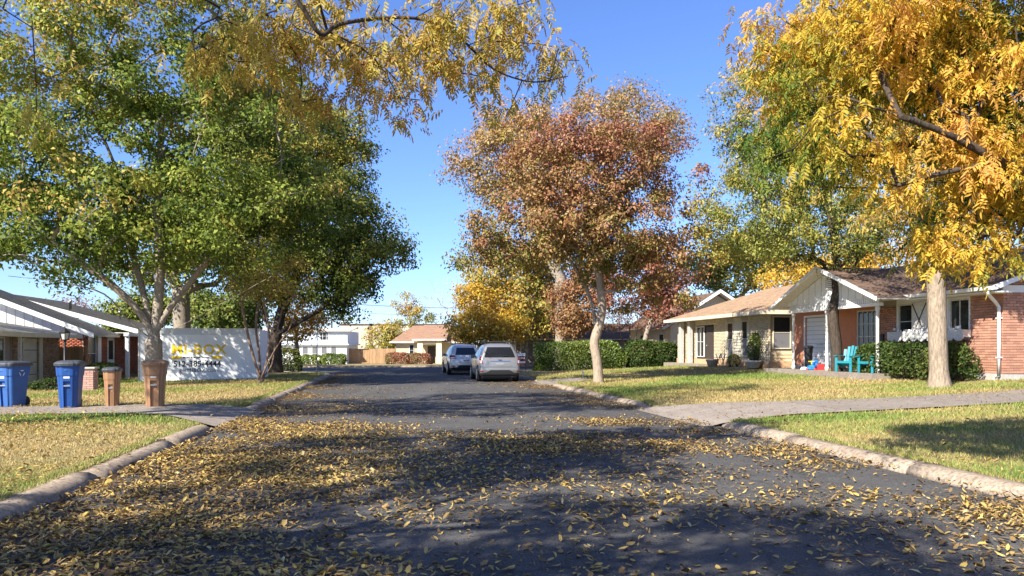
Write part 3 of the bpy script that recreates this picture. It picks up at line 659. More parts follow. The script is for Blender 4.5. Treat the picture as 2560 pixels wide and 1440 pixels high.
# ---- pink brick house with a white gabled porch
h2 = thing("brick_house", "pink brick house with a white gabled porch and scalloped window boxes", "house", S(16.75, 19.1, .62), TH)
hw = [(1.25, 2.1, 1.17, 2.36), (3.78, 4.5, 1.17, 2.34)]; hp = [(5.62, 6.85, .35, 2.24), (8.3, 10.35, .0, 2.12)]
mb = MB(); mb.box((.1, .0, -.3), (8, 11.4, 2.62)); mb.prism([(.1, 2.62), (8, 2.62), (4.2, 3.95)], .1, 11.3); mb.build("core_wall", M_MORTAR, h2)
mb = MB(); mb.box((-.03, -.03, -.5), (8.02, 11.42, .16)); mb.build("foundation", M_STONE, h2)
mb = MB(); wall_panel(mb, 'x', -.0, .1, 5.55, 11.4, .16, 2.6, [(5.62, 6.85, .35, 2.24), (8.3, 10.35, .16, 2.12)]); mb.build("porch_wall", M_SALMON, h2)
bl = [brick_boxes('x', .1, -1, 0, 5.55, .16, 1.14, seed=1, depth=.11), brick_boxes('x', .1, -1, 0, 1.2, 1.14, 2.5, seed=2, depth=.11), brick_boxes('x', .1, -1, 4.55, 5.55, 1.14, 2.3, seed=3, depth=.11),
      brick_boxes('y', .0, -1, .0, 8.0, .16, 2.42, seed=4, depth=.06), brick_boxes('y', .1, -1, .4, 7.7, 2.64, 3.9, keep=lambda a, z: z < 2.55 + .36 * (min(a, 8.4 - a)), seed=5, depth=.06)]
lay_bricks(h2, bl, M_BRICK_PINK, 300)
mb = MB(); wall_panel(mb, 'x', .0, .1, 1.2, 4.55, 1.14, 2.62, hw); mb.build("white_board_panel", M_WHITE, h2)
mb = MB(); ab(mb, 'y', -.05, .0, -.02, 8.0, 2.43, 2.63); mb.build("trim_band", M_WHITE, h2)
mb = MB(); ab(mb, 'x', -.035, -.002, 0, 5.5, 2.5, 2.63); mb.build("frieze_board", M_WHITE, h2)
window(h2, 'x', .09, -1, *hw[0], nv=2, nh=1, fm=M_WHITE2); window(h2, 'x', .09, -1, *hw[1], nv=1, nh=2, fm=M_WHITE2)
window(h2, 'x', .09, -1, *hp[0], nv=4, nh=4, w=.05, fm=M_WHITE2)
for i, (a, b) in enumerate(((2.2, 2.98), (2.98, 3.74))):       # white shutters with dark diagonal battens
    sh = MB(); ab(sh, 'x', -.04, -.003, a + .01, b - .01, 1.2, 2.36); so = sh.build("shutter", M_WHITE2, h2)
    for s_ in (0, 1):
        MB().bar((-.05, a + .05 if s_ else b - .05, 1.24), (-.05, b - .05 if s_ else a + .05, 2.32), .03, .018).build("batten", M_DARKTRIM, so)
for a, b in ((1.12, 2.3), (2.36, 4.62)):                        # window boxes with a scalloped lower edge
    n = 24; vs = []; cnt = max(3, round((b - a) / .36))
    for k in range(n * cnt + 1):
        t = k / (n * cnt); y = a + (b - a) * t; z = 1.19 - .1 * abs(math.sin(math.pi * t * cnt)) ** .7; vs.append((y, z))
    bx = MB().prism([(a, 1.42)] + vs + [(b, 1.42)], -.30, -.27, 'x'); bx.box((-.27, a, 1.2), (-.04, a + .02, 1.42)); bx.box((-.27, b - .02, 1.2), (-.04, b, 1.42)); bx.box((-.27, a + .02, 1.2), (-.04, b - .02, 1.23))
    fb = bx.build("window_box", M_WHITE2, h2); rr = np.random.default_rng(int(a * 100))
    bl_ = MB()
    for k in range(int((b - a) * 9)):
        c = (rr.uniform(-.26, -.08), rr.uniform(a + .05, b - .05), 1.42 + rr.uniform(.0, .1)); s_ = rr.uniform(.03, .06)
        bl_.loft([[(c[0] + s_ * rr.uniform(.6, 1) * math.cos(q), c[1] + s_ * math.sin(q), c[2] + z) for q in np.linspace(0, 5.5, 7)] for z in (-.05, 0, .03)])
    bl_.build("white_blooms", M_WHITE, fb, "stuff")
# garage-style door of white boards
mb = MB(); ab(mb, 'x', -.03, .0, 8.22, 8.3, 0, 2.2); ab(mb, 'x', -.03, .0, 10.35, 10.43, 0, 2.2); ab(mb, 'x', -.03, .0, 8.3, 10.35, 2.12, 2.2); mb.build("door_frame", M_WHITE, h2)
dr = MB(); ab(dr, 'x', .07, .1, 8.3, 10.35, 0, 2.12); dr = dr.build("garage_door", M_MORTAR, h2)
planks(dr, "door_board", M_WHITE, 'x', .07, 8.32, 10.33, .02, 2.1, .175, th=.02, gap=.016, vertical=False, out=-1)
for k in range(1): MB().box((-.0, 9.1, 1.0), (.03, 9.5, 1.03)).build("door_handle", M_METAL, dr)
# main roof, gutter, rakes
rp = dict(m=M_ROOF_BR)
roof_plane(h2, (-.62, -.45, 2.56), (-.62, 11.8, 2.56), (4.2, 11.8, 4.3), (4.2, -.45, 4.3), M_ROOF_BR, seed=3)
roof_plane(h2, (9.0, 11.8, 2.56), (9.0, -.45, 2.56), (4.2, -.45, 4.3), (4.2, 11.8, 4.3), M_ROOF_BR, seed=4)
mb = MB(); mb.prism([(-.68, 2.47), (-.6, 2.47), (4.2, 4.22), (4.2, 4.33), (-.68, 2.58)], -.49, -.452); mb.prism([(4.2, 4.22), (9.05, 2.47), (9.05, 2.58), (4.2, 4.33)], -.49, -.452); mb.build("rake_board", M_WHITE, h2)
mb = MB(); mb.box((-.6, -.44, 2.40), (-.0, 3.2, 2.44)); mb.build("soffit", M_WHITE, h2)
gt = MB(); gt.prism([(-.75, 2.56), (-.73, 2.47), (-.64, 2.45), (-.64, 2.57), (-.66, 2.57), (-.665, 2.475), (-.72, 2.485), (-.735, 2.56)], -.45, 3.4); gt.build("gutter", M_GUTTER, h2)
MB().tube([(-.68, -.3, 2.48), (-.62, -.22, 2.36), (-.2, .0, 2.15), (-.07, .03, 2.02), (-.07, .03, 1.0), (-.07, .03, .1), (-.25, .0, .02)], .048, 8).build("downspout", M_GUTTER, h2)
for z in (.6, 1.7): MB().box((-.13, -.03, z), (.0, .09, z + .03)).build("pipe_strap", M_GUTTER, h2)
# porch: slab, posts, beam with dentil battens, gable
mb = MB(); mb.box((-1.75, 3.3, -.4), (-.03, 10.5, .06)); mb.build("porch_slab", M_CONC, h2)
for y in (3.66, 6.6, 8.95):
    po = MB().lathe([(.075, 0), (.075, .12), (.055, .16), (.05, 1.0), (.055, 2.02), (.075, 2.06), (.075, 2.2)], 12, (-1.3, y, .06)); po.build("porch_post", M_WHITE2, h2)
mb = MB(); mb.box((-1.38, 3.5, 2.24), (-1.2, 9.15, 2.34)); mb.build("porch_beam", M_WHITE, h2)
mb = MB(); mb.box((-1.33, 3.5, 2.34), (-1.25, 9.15, 2.52)); fr = mb.build("frieze", M_MORTAR, h2)
k = 0
for y in np.arange(3.52, 9.1, .115): MB().box((-1.365, y, 2.345), (-1.325, y + .07, 2.515)).build("dentil", M_WHITE, fr)
mb = MB(); mb.prism([(3.3, 2.52), (9.4, 2.52), (9.4, 2.54), (6.35, 3.66), (3.3, 2.54)], -1.36, -1.24, 'x'); gb = mb.build("porch_gable", M_WHITE, h2)
for y in np.arange(3.9, 9.0, .42):
    top = 3.66 - abs(y - 6.35) * .37 - .02
    if top > 2.62: MB().box((-1.378, y, 2.53), (-1.361, y + .035, top)).build("batten", M_WHITE2, gb)
va = MB(); va.box((-1.385, 6.12, 2.98), (-1.362, 6.58, 3.28)); va.prism([(6.35 + .23 * math.cos(t), 3.28 + .2 * math.sin(t)) for t in np.linspace(0, math.pi, 12)], -1.385, -1.362, 'x'); va = va.build("gable_vent", M_DARK, h2)
for z in np.arange(3.0, 3.44, .07):
    hwid = .21 if z < 3.28 else .21 * math.sqrt(max(.02, 1 - ((z - 3.28) / .2) ** 2)); MB().bar((-1.4, 6.35 - hwid, z), (-1.4, 6.35 + hwid, z), .02, .05).build("louver", M_WHITE, va)
roof_plane(h2, (-1.85, 2.95, 2.48), (1.2, 2.95, 2.48), (2.6, 6.35, 3.76), (-1.85, 6.35, 3.76), M_ROOF_BR, seed=5)
roof_plane(h2, (1.2, 9.75, 2.48), (-1.85, 9.75, 2.48), (-1.85, 6.35, 3.76), (2.6, 6.35, 3.76), M_ROOF_BR, seed=6)
mb = MB(); mb.prism([(2.88, 2.36), (6.35, 3.66), (9.82, 2.36), (9.82, 2.48), (6.35, 3.8), (2.88, 2.48)], -1.9, -1.852, 'x'); mb.build("rake_board", M_WHITE, h2)
MB().box((-.05, 5.2, 1.0), (.0, 5.36, 1.36)).build("mailbox", M_BLACK, h2)

# ---- cream brick house with a hip roof
h1 = thing("cream_brick_house", "cream brick house with a tan hip roof and narrow dark windows", "house", S(16.9, 32.8, .60), TH)
fh = [(2.23, 2.88, .48, 2.24), (3.83, 4.54, .46, 2.2), (6.2, 8.6, .05, 2.15)]
mb = MB(); mb.box((.1, .1, -.3), (8, 11.5, 2.6)); mb.build("core_wall", M_MORTAR_C, h1)
mb = MB(); mb.box((-.02, -.03, -.4), (8.05, 11.55, .3)); mb.build("foundation", M_PEACH, h1)
mb = MB(); wall_panel(mb, 'x', .045, .1, .1, 11.5, .3, 2.6, fh); mb.build("mortar_wall", M_MORTAR_C, h1)
lay_bricks(h1, [brick_boxes('x', .05, -1, .0, 2.1, .3, 2.55, seed=11), brick_boxes('x', .05, -1, 2.95, 3.76, .3, .46, seed=12), brick_boxes('x', .05, -1, 4.7, 11.5, .3, 2.55, [fh[2]], seed=13)], M_BRICK_CREAM)
hE = (.18, 1.08, .86, 2.36)
z = .3
while z < 2.5:                                                   # lap siding round the windows
    t = min(z + .145, 2.58)
    for a0, a1 in ((0, hE[0] - .06), (hE[1] + .06, 8.0)) if (z < hE[3] + .05 and t > hE[2] - .05) else ((0, 8.0),):
        MB().prism([(.1, z), (.055, z), (.075, t), (.1, t)], a0, a1, 'x').build("siding_board", M_TAN, h1) if False else MB().add(
            [(a0, .1, z), (a1, .1, z), (a1, .055, z), (a0, .055, z), (a0, .1, t), (a1, .1, t), (a1, .082, t), (a0, .082, t)], [(0,1,2,3),(4,7,6,5),(3,2,6,7),(0,4,5,1),(0,3,7,4),(1,5,6,2)]).build("siding_board", M_TAN, h1)
    z += .145
for (a0, a1) in ((2.1, 2.2), (2.92, 3.8), (4.58, 4.7)):
    z = .3 if a0 < 2.5 or a0 > 4.5 else .46
    while z < 2.5:
        t = min(z + .145, 2.56); MB().add([(.05, a0, z), (.05, a1, z), (-.0, a1, z), (-.0, a0, z), (.05, a0, t), (.05, a1, t), (.03, a1, t), (.03, a0, t)], [(0,1,2,3),(4,7,6,5),(3,2,6,7),(0,4,5,1),(0,3,7,4),(1,5,6,2)]).build("siding_board", M_CREAM, h1); z += .145
window(h1, 'x', .06, -1, *fh[0], fm=M_CREAM, gm=[M_SCREEN, M_GLASS]); window(h1, 'x', .06, -1, *fh[1], fm=M_CREAM, gm=[M_SCREEN, M_GLASS])
window(h1, 'y', .09, -1, *hE, fm=M_CREAM, gm=[M_SCREEN, M_DARK])
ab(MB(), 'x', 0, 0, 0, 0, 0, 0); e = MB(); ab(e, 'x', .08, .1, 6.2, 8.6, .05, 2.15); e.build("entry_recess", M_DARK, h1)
window(h1, 'x', .06, -1, 7.5, 8.55, .4, 2.1, fm=M_WHITE2, nv=2, nh=2)
d = MB(); ab(d, 'x', .02, .075, 6.3, 7.2, .06, 2.05); d = d.build("door", M_DARKTRIM, h1); MB().lathe([(.01, 0), (.03, .02), (.03, .05), (.01, .06)], 8, (0, 7.1, 1.0)).build("handle", M_METAL, d)
for y in (8.75, 10.1): MB().bbox((-.35, y, -.1), (-.12, y + .3, 2.5), .02).build("porch_column", M_STONE, h1)
MB().box((-.9, 6.0, -.4), (-.02, 11.4, .04)).build("porch_slab", M_CONC, h1)
EV = 2.58
roof_plane(h1, (-.6, -.55, EV), (-.6, 12.1, EV), (3.9, 7.8, EV + 1.65), (3.9, 3.9, EV + 1.65), M_ROOF_TAN, seed=7)
roof_plane(h1, (8.5, -.55, EV), (-.6, -.55, EV), (3.9, 3.9, EV + 1.65), (3.9, 3.9, EV + 1.65), M_ROOF_TAN, seed=8)
roof_plane(h1, (-.6, 12.1, EV), (8.5, 12.1, EV), (3.9, 7.8, EV + 1.65), (3.9, 7.8, EV + 1.65), M_ROOF_TAN, seed=9)
roof_plane(h1, (8.5, 12.1, EV), (8.5, -.55, EV), (3.9, 3.9, EV + 1.65), (3.9, 7.8, EV + 1.65), M_ROOF_TAN, seed=10)
mb = MB(); wall_panel(mb, 'x', -.64, -.602, -.59, 12.14, EV - .16, EV + .01); ab(mb, 'y', -.59, -.552, -.6, 8.5, EV - .16, EV + .01); mb.build("fascia", M_CREAM, h1)
mb = MB(); mb.box((-.6, -.55, EV - .14), (-.0, 12.0, EV - .11)); mb.box((.0, -.55, EV - .14), (8.4, .05, EV - .11)); mb.build("soffit", M_CREAM, h1)

# ---- third house on the right with a white raked gable and a dish
h3 = thing("gabled_house", "cream house with crossing white rake boards behind the tan roof", "house", S(18.6, 50.0, .4), TH)
mb = MB(); mb.box((0, 0, -.4), (9, 9, 2.6)); mb.prism([(0, 2.6), (7, 2.6), (3.3, 4.75)], .02, 8.9); mb.build("wall", M_BRICK_CREAM, h3)
roof_plane(h3, (-.7, -.6, 2.45), (-.7, 9.5, 2.45), (3.3, 9.5, 4.95), (3.3, -.6, 4.95), M_ROOF_BR, seed=21)
roof_plane(h3, (7.3, 9.5, 2.45), (7.3, -.6, 2.45), (3.3, -.6, 4.95), (3.3, 9.5, 4.95), M_ROOF_BR, seed=22)
mb = MB(); mb.prism([(-.8, 2.3), (3.3, 4.85), (7.4, 2.3), (7.4, 2.5), (3.3, 5.08), (-.8, 2.5)], -.68, -.62); mb.build("rake_board", M_WHITE, h3)
mb = MB(); mb.prism([(4.3, 3.3), (8.2, 4.6), (8.2, 4.78), (4.3, 3.48)], -1.6, -1.5); mb.build("rake_board", M_WHITE, h3)
window(h3, 'x', -.01, -1, 1.2, 2.2, .9, 2.1); window(h3, 'x', -.01, -1, 5, 6.4, .9, 2.1)
sd_ = thing("satellite_dish", "pale satellite dish on the white rake of the gabled house", "dish", S(22.9, 48.9, 4.15), TH)
MB().tube([(0, 0, -.8), (0, 0, .1), (.05, -.1, .25)], .03, 6).build("mast", M_METAL, sd_)
dd = MB().lathe([(.02, 0), (.2, .02), (.36, .075), (.37, .08), (.2, .035), (.02, .015)], 18); dd = dd.build("reflector", M_WHITE2, sd_); dd.rotation_euler = (math.radians(60), 0, math.radians(-50)); dd.location = (.05, -.12, .3)
MB().tube([(.05, -.12, .15), (.25, -.42, .2)], .015, 5).build("feed_arm", M_METAL, sd_)
# dark garage house behind the parked black car
h4 = thing("grey_brown_house", "low grey brown house behind the black car and hedge", "house", S(10.5, 66, -.1), TH)
mb = MB(); mb.box((0, 0, -.4), (12, 8, 2.5)); mb.build("wall", mat("grey_brown_siding", (.2, .165, .14), var=.1), h4)
roof_plane(h4, (-.6, -.6, 2.4), (12.6, -.6, 2.4), (12.6, 4, 3.9), (-.6, 4, 3.9), M_ROOF_BR, seed=31); roof_plane(h4, (12.6, 8.6, 2.4), (-.6, 8.6, 2.4), (-.6, 4, 3.9), (12.6, 4, 3.9), M_ROOF_BR, seed=32)
window(h4, 'y', -.01, -1, 1.5, 3.2, .9, 2.1, nv=2); window(h4, 'y', -.01, -1, 5.5, 7, .9, 2.1, nv=2)

# ---- left: tan brick house with the garage door
hA = thing("tan_brick_house", "tan brick house with a cream garage door and pale grey roof", "house", S(-15.2, 30.0, -.16), TH)
gA = [(4.72, 6.1, 0, 2.1), (2.6, 3.85, .1, 2.2)]
mb = MB(); mb.box((-8, -1, -.4), (-.15, 8.15, 2.3)); mb.build("core_wall", M_MORTAR, hA)
mb = MB(); wall_panel(mb, 'x', -.15, -.05, -1, 8.15, -.2, 2.3, gA); mb.build("mortar_wall", M_MORTAR, hA)
lay_bricks(hA, [brick_boxes('x', -.05, 1, -1, 8.2, -.2, 2.25, gA, seed=41), brick_boxes('y', 8.15, 1, -3, -.02, -.2, 2.2, seed=42), brick_boxes('y', -1, -1, -6, -.02, -.2, 2.2, seed=43)], M_BRICK_TAN)
gd = MB(); ab(gd, 'x', -.14, -.12, 4.72, 6.1, 0, 2.1); gd = gd.build("garage_door", M_DARK, hA)
for k in range(4):
    MB().bbox((-.12, 4.74, .02 + .52 * k), (-.08, 6.08, .02 + .52 * k + .5), .012).build("door_panel", M_CREAM, gd)
mb = MB(); ab(mb, 'x', -.06, .02, 6.1, 6.42, -.05, 2.12); ab(mb, 'x', -.06, .02, 4.6, 4.72, -.05, 2.12); ab(mb, 'x', -.06, .02, 4.72, 6.1, 2.1, 2.2); mb.build("door_frame", M_CREAM, hA)
window(hA, 'x', -.13, 1, 2.62, 3.3, .2, 2.1, fm=M_WHITE2, nv=1, nh=2)
MB().bbox((.25, 3.6, -.1), (.37, 3.72, 2.15), .01).build("porch_post", M_WHITE2, hA)
MB().tube([(.3, 3.66, 1.75), (.35, 3.8, 2.02), (.42, 4.05, 2.18)], .035, 6).build("post_bracket", M_WHITE2, hA)
roof_plane(hA, (.75, -1.5, 2.27), (.75, 8.7, 2.27), (-3.6, 8.7, 3.0), (-3.6, -1.5, 3.0), M_ROOF_LG, seed=44); roof_plane(hA, (-8.4, 8.7, 2.3), (-8.4, -1.5, 2.3), (-3.6, -1.5, 3.0), (-3.6, 8.7, 3.0), M_ROOF_LG, seed=45)
mb = MB(); mb.box((.755, -1.5, 2.1), (.79, 8.72, 2.28)); mb.box((-.05, -1.4, 2.12), (.75, 8.6, 2.15)); mb.build("fascia", M_CREAM, hA)

# ---- left: red brick house with white sided gable
hB = thing("red_brick_house", "red brick house with a white sided gable and stepped rakes", "house", S(-14.7, 39.7, -.1), TH)
wB = [(.5, 1.6, .45, 2.2), (3.05, 4.3, .05, 2.25)]
mb = MB(); mb.box((-10.5, .1, -.4), (-.1, 11, 2.5)); mb.prism([(-10, 2.5), (-.1, 2.5), (-5.3, 4.5)], .1, 3.2); mb.build("core_wall", M_MORTAR, hB)
mb = MB(); wall_panel(mb, 'x', -.1, -.05, .0, 11, -.2, 2.4, wB); mb.build("mortar_wall", M_MORTAR, hB)
lay_bricks(hB, [brick_boxes('y', .05, -1, -10.4, .0, -.2, 2.1, seed=51, depth=.06), brick_boxes('x', -.05, 1, .02, 11, -.2, 2.3, wB, seed=52)], M_BRICK_RED)
zz = MB(); gb_ = MB(); gb_.prism([(-10.4, 2.12), (.0, 2.12), (.0, 2.3), (-5.3, 4.42), (-10.4, 2.3)], .02, .08); gb_ = gb_.build("gable_siding", M_WHITE, hB)
for x in np.arange(-9.9, -.1, .4):
    t = 2.3 + (5.3 - abs(x + 5.3)) * .4 - .02; MB().box((x, -.0, 2.13), (x + .04, .019, min(t, 4.4))).build("batten", M_WHITE2, gb_)
window(hB, 'x', -.09, 1, *wB[0], nv=1, nh=2, gm=[M_GLASS, M_GLASSG]); MB().box((-.03, 1.65, .3), (.03, 2.1, 2.2)).build("window_trim", M_WHITE, hB)
d = MB(); ab(d, 'x', -.09, -.06, 3.1, 4.2, .05, 2.2); d = d.build("door", M_WHITE2, hB); p_ = MB(); ab(p_, 'x', -.06, -.045, 3.35, 3.95, 1.0, 2.0); p_.build("door_pane", M_GLASS, d)
def gable_roof(root, y0, y1, xe, xr, ze, zr_, m, seed, xb=None, zb=None):
    roof_plane(root, (xe, y0, ze), (xe, y1, ze), (xr, y1, zr_), (xr, y0, zr_), m, seed=seed)
    xb = xb if xb is not None else 2 * xr - xe
    roof_plane(root, (xb, y1, zb or ze), (xb, y0, zb or ze), (xr, y0, zr_), (xr, y1, zr_), m, seed=seed + 1)
    th = .2; mb = MB(); mb.prism([(xb, (zb or ze) - th), (xr, zr_ - th), (xe + .06, ze - th), (xe + .06, ze + .03), (xr, zr_ + .04), (xb, (zb or ze) + .03)], y0 - .06, y0 - .003); mb.build("rake_board", M_WHITE, root)
gable_roof(hB, -.5, 3.3, .55, -5.3, 2.28, 4.62, M_ROOF_GR, 53)
gable_roof(hB, 3.3, 11.4, 1.55, -5.6, 2.5, 4.5, M_ROOF_GR, 55)
mb = MB(); mb.box((.0, .1, 2.16), (.55, 3.2, 2.2)); mb.box((.0, 3.4, 2.38), (1.5, 11.2, 2.42)); mb.build("soffit", M_WHITE2, hB)
for y in (1.7, 5.2, 9.0): MB().bbox((1.28, y, -.1), (1.46, y + .18, 2.38), .015).build("porch_post", M_WHITE, hB)
MB().box((1.25, 1.6, 2.2), (1.5, 9.3, 2.38)).build("porch_beam", M_WHITE, hB); MB().box((.0, 1.2, -.4), (1.7, 9.6, .02)).build("porch_slab", M_CONC, hB)
for (x, y) in ((-2.4, 4.5), (-3.0, 6.2), (-1.2, 8.5)): MB().lathe([(.05, -.3), (.05, .35), (.09, .36), (.09, .42), (.03, .46)], 10, (x, y, 4.5 - abs(x + 5.6) * .28 + .05)).build("vent_pipe", M_METAL, hB)

# cedar gate between the two left houses
gt_ = thing("cedar_gate", "tan cedar plank fence and gate beside the red brick house", "fence", S(-17.2, 38.55, -.15), TH)
planks(gt_, "plank", M_CEDAR, 'y', 0, -.1, 2.9, .03, 1.72, .142, seed=61, top=.012, out=-1)
for x in (-.2, 1.35, 2.93): MB().bbox((x, .02, -.2), (x + .09, .11, 1.78), .01).build("post", M_CEDAR, gt_)
for z in (.35, 1.4): MB().box((-.1, .003, z), (2.9, .04, z + .09)).build("rail", M_CEDAR, gt_)

# ---- white moving container
bx = thing("storage_container", "white moving container with yellow lettering behind the oak", "container", S(-10.73, 34.7, -.03), TH)
M_BOXW = mat("container_white", (.82, .82, .80), rough=.45, var=.04, scale=1.2, col2=(.72, .72, .70))
BL, BH = 4.99, 2.38
MB().bbox((0.03, .03, .1), (BL - .03, 2.4, BH - .05), .012).build("body", M_BOXW, bx)
mb = MB(); mb.box((-.0, -.0, .06), (BL, .03, .14)); mb.box((0, .0, BH - .05), (BL, .03, BH)); mb.box((0, 0, .14), (.05, .03, BH - .05)); mb.box((BL - .05, 0, .14), (BL, .03, BH - .05)); mb.build("frame", M_WHITE2, bx)
MB().box((.05, .012, BH - .28), (BL - .05, .028, BH - .05)).build("top_band", mat("container_grey", (.6, .62, .63), rough=.5, var=.04), bx)
for x in (1.6, 3.1): MB().box((x, .02, -.02), (x + .18, 2.3, .1)).build("fork_pocket", M_BLACK, bx)
MB().box((0.02, .02, -.06), (BL - .02, 2.42, .06)).build("skid", M_METAL, bx)
M_YEL = mat("yellow_print", (.78, .52, .02), rough=.5, var=.04); M_BLK = mat("black_print", (.02, .02, .02), rough=.5, var=.05)
def text(root, s, size, loc, m, bold=0.0, rot=(90, 0, 0), sx=1.0, name="lettering", ext=.002, align='LEFT', space=1.0):
    c = bpy.data.curves.new(name, 'FONT'); c.body = s; c.size = size; c.extrude = ext; c.offset = bold; c.align_x = align; c.space_character = space; c.resolution_u = 3
    t = bpy.data.objects.new(name, c); me = bpy.data.meshes.new_from_object(t.evaluated_get(bpy.context.evaluated_depsgraph_get())); bpy.data.objects.remove(t); bpy.data.curves.remove(c)
    me.materials.clear(); o = link(name, me, root, m); o.location = loc; o.rotation_euler = tuple(math.radians(a) for a in rot); o.scale = (sx, 1, 1); return o
text(bx, "MI-BOX", .60, (1.33, .024, 1.27), M_YEL, bold=.014, sx=1.03, space=1.08)
MB().box((1.34, .018, 1.06), (1.74, .028, 1.19)).build("print_bar", M_YEL, bx); MB().box((2.98, .018, 1.06), (3.42, .028, 1.19)).build("print_bar", M_YEL, bx)
text(bx, "Moving & Mobile Storage", .115, (1.79, .024, 1.09), M_BLK, bold=.002, sx=.93)
text(bx, "512-385-4444", .335, (1.42, .024, .74), M_BLK, bold=.008, sx=.98, space=1.05)
text(bx, "getMIBOX.com", .235, (1.66, .024, .50), M_BLK, sx=1.0, space=1.06)

# ---- far side of the cross street
hW = thing("white_house", "pale blue and white two storey house across the cross street", "house", (P(690, 905, 90)[0], 90, -.36), math.radians(2))
M_PBLUE = mat("pale_blue_panel", (.62, .68, .76), rough=.5, var=.04)
mb = MB(); mb.box((-3, .05, -.4), (8.2, 8, 2.2)); mb.build("wall", M_WHITE, hW)
mb = MB(); mb.box((-3.3, -.3, 2.2), (8.5, 8.2, 2.36)); mb.box((-3.1, -.02, 2.36), (8.3, 8, 3.85)); ub = mb.build("upper_storey", M_PBLUE, hW)
for x in np.arange(-3.0, 8.3, .42): MB().box((x, -.06, 2.37), (x + .05, -.022, 3.84)).build("batten", M_PBLUE, ub)
for x in (2.05, 3.15, 4.25, 5.35, 6.45): window(hW, 'y', .04, -1, x - .1, x + .62, .35, 2.0, gm=[M_GLASSG, M_SCREEN], w=.06)
window(hW, 'y', -.03, -1, 5.1, 6.1, 2.75, 3.75, w=.06); window(hW, 'y', -.03, -1, .6, 2.1, 2.6, 3.3, w=.06)
roof_plane(hW, (-3.5, -.4, 3.86), (8.7, -.4, 3.86), (8.7, 4, 4.3), (-3.5, 4, 4.3), M_ROOF_GR, course=.3, tab=.6, seed=71)

hR = thing("brown_roof_house", "cream brick house with a red brown roof across the street", "house", (P(985, 905, 95)[0], 95, -.38), math.radians(-2))
mb = MB(); mb.box((.2, .0, -.4), (8.5, 8, 2.7)); mb.build("wall", M_BRICK_CREAM, hR)
mb = MB(); mb.box((3.15, -1.6, -.4), (3.8, -1.1, 2.9)); mb.box((5.45, -1.6, -.4), (6.1, -1.1, 2.9)); mb.box((3.8, -1.55, 2.35), (5.45, -1.15, 2.9)); mb.build("porch_arch", M_BRICK_CREAM, hR)
window(hR, 'y', -.01, -1, 1.9, 2.5, .9, 2.3); window(hR, 'y', -.01, -1, 7, 8, .9, 2.2)
d = MB(); d.box((4.2, -.05, -.1), (5.1, -.003, 2.1)); d.build("door", M_DARKTRIM, hR)
roof_plane(hR, (-.4, -.6, 2.65), (9.2, -.6, 2.65), (9.2, 4, 4.75), (1.8, 4, 4.75), M_ROOF_RB, course=.2, tab=.5, seed=73)
roof_plane(hR, (9.2, 8.6, 2.65), (-.4, 8.6, 2.65), (1.8, 4, 4.75), (9.2, 4, 4.75), M_ROOF_RB, course=.2, tab=.5, seed=74)
roof_plane(hR, (-.4, 8.6, 2.65), (-.4, -.6, 2.65), (1.8, 4, 4.75), (1.8, 4, 4.75), M_ROOF_RB, course=.2, tab=.5, seed=75)
roof_plane(hR, (2.6, -1.9, 2.95), (6.7, -1.9, 2.95), (6.7, 3.6, 4.82), (3.2, 3.6, 4.82), M_ROOF_RB, course=.2, tab=.5, seed=76)
mb = MB(); mb.box((-.42, -.66, 2.5), (2.58, -.62, 2.66)); mb.box((6.72, -.66, 2.5), (9.2, -.62, 2.66)); mb.box((2.55, -1.96, 2.8), (6.75, -1.92, 2.96)); mb.build("fascia", M_WHITE, hR)

ww = thing("warehouse", "long flat roofed beige building rising behind the plank fence", "building", (P(850, 880, 150)[0], 150, -.75), 0)
M_BEIGE = mat("beige_wall", (.47, .41, .32), var=.05, scale=.5)
MB().box((0, 0, 0), (20, 20, 6.7)).build("wall", M_BEIGE, ww); MB().box((-.1, -.1, 6.7), (20.1, 20.1, 6.95)).build("parapet_cap", M_DARKTRIM, ww)
MB().box((5.6, -.2, 0), (6.2, -.003, 6.6)).build("pilaster", mat("brown_pilaster", (.2, .13, .09)), ww); MB().lathe([(.5, 0), (.5, .5), (.1, .8)], 12, (.6, .6, 6.95)).build("roof_vent", M_WHITE, ww)

ff = thing("plank_fence", "tan upright plank fence across the cross street", "fence", (P(865, 905, 92)[0], 92, -.38), 0)
planks(ff, "plank", M_CEDAR, 'y', 0, 0, 5.9, .02, 1.8, .145, seed=81, top=.01, out=-1)
for x in np.arange(0, 6, 1.95): MB().box((x, .01, -.1), (x + .1, .1, 1.75)).build("post", M_CEDAR, ff)
for z in (.3, 1.5): MB().box((0, .002, z), (5.9, .05, z + .09)).build("rail", M_CEDAR, ff)

pwl = thing("power_lines", "thin power lines on wooden poles beyond the far roofs", "power line", (-30, 128, -.75), 0)
for x in (0, 52):
    MB().tube([(x, 0, 0), (x, 0, 10.2)], [.17, .11], 8).build("pole", M_DARKTRIM, pwl); MB().box((x - .05, -1.1, 9.5), (x + .05, 1.1, 9.65)).build("cross_arm", M_DARKTRIM, pwl)
for k, (y, z) in enumerate(((-1, 9.75), (0, 9.8), (1, 9.75), (0, 8.4))):
    MB().tube([(x, y, z - .9 * (1 - ((x - 26) / 26) ** 2)) for x in np.linspace(0, 52, 20)], .022, 4).build("wire", M_BLACK, pwl)
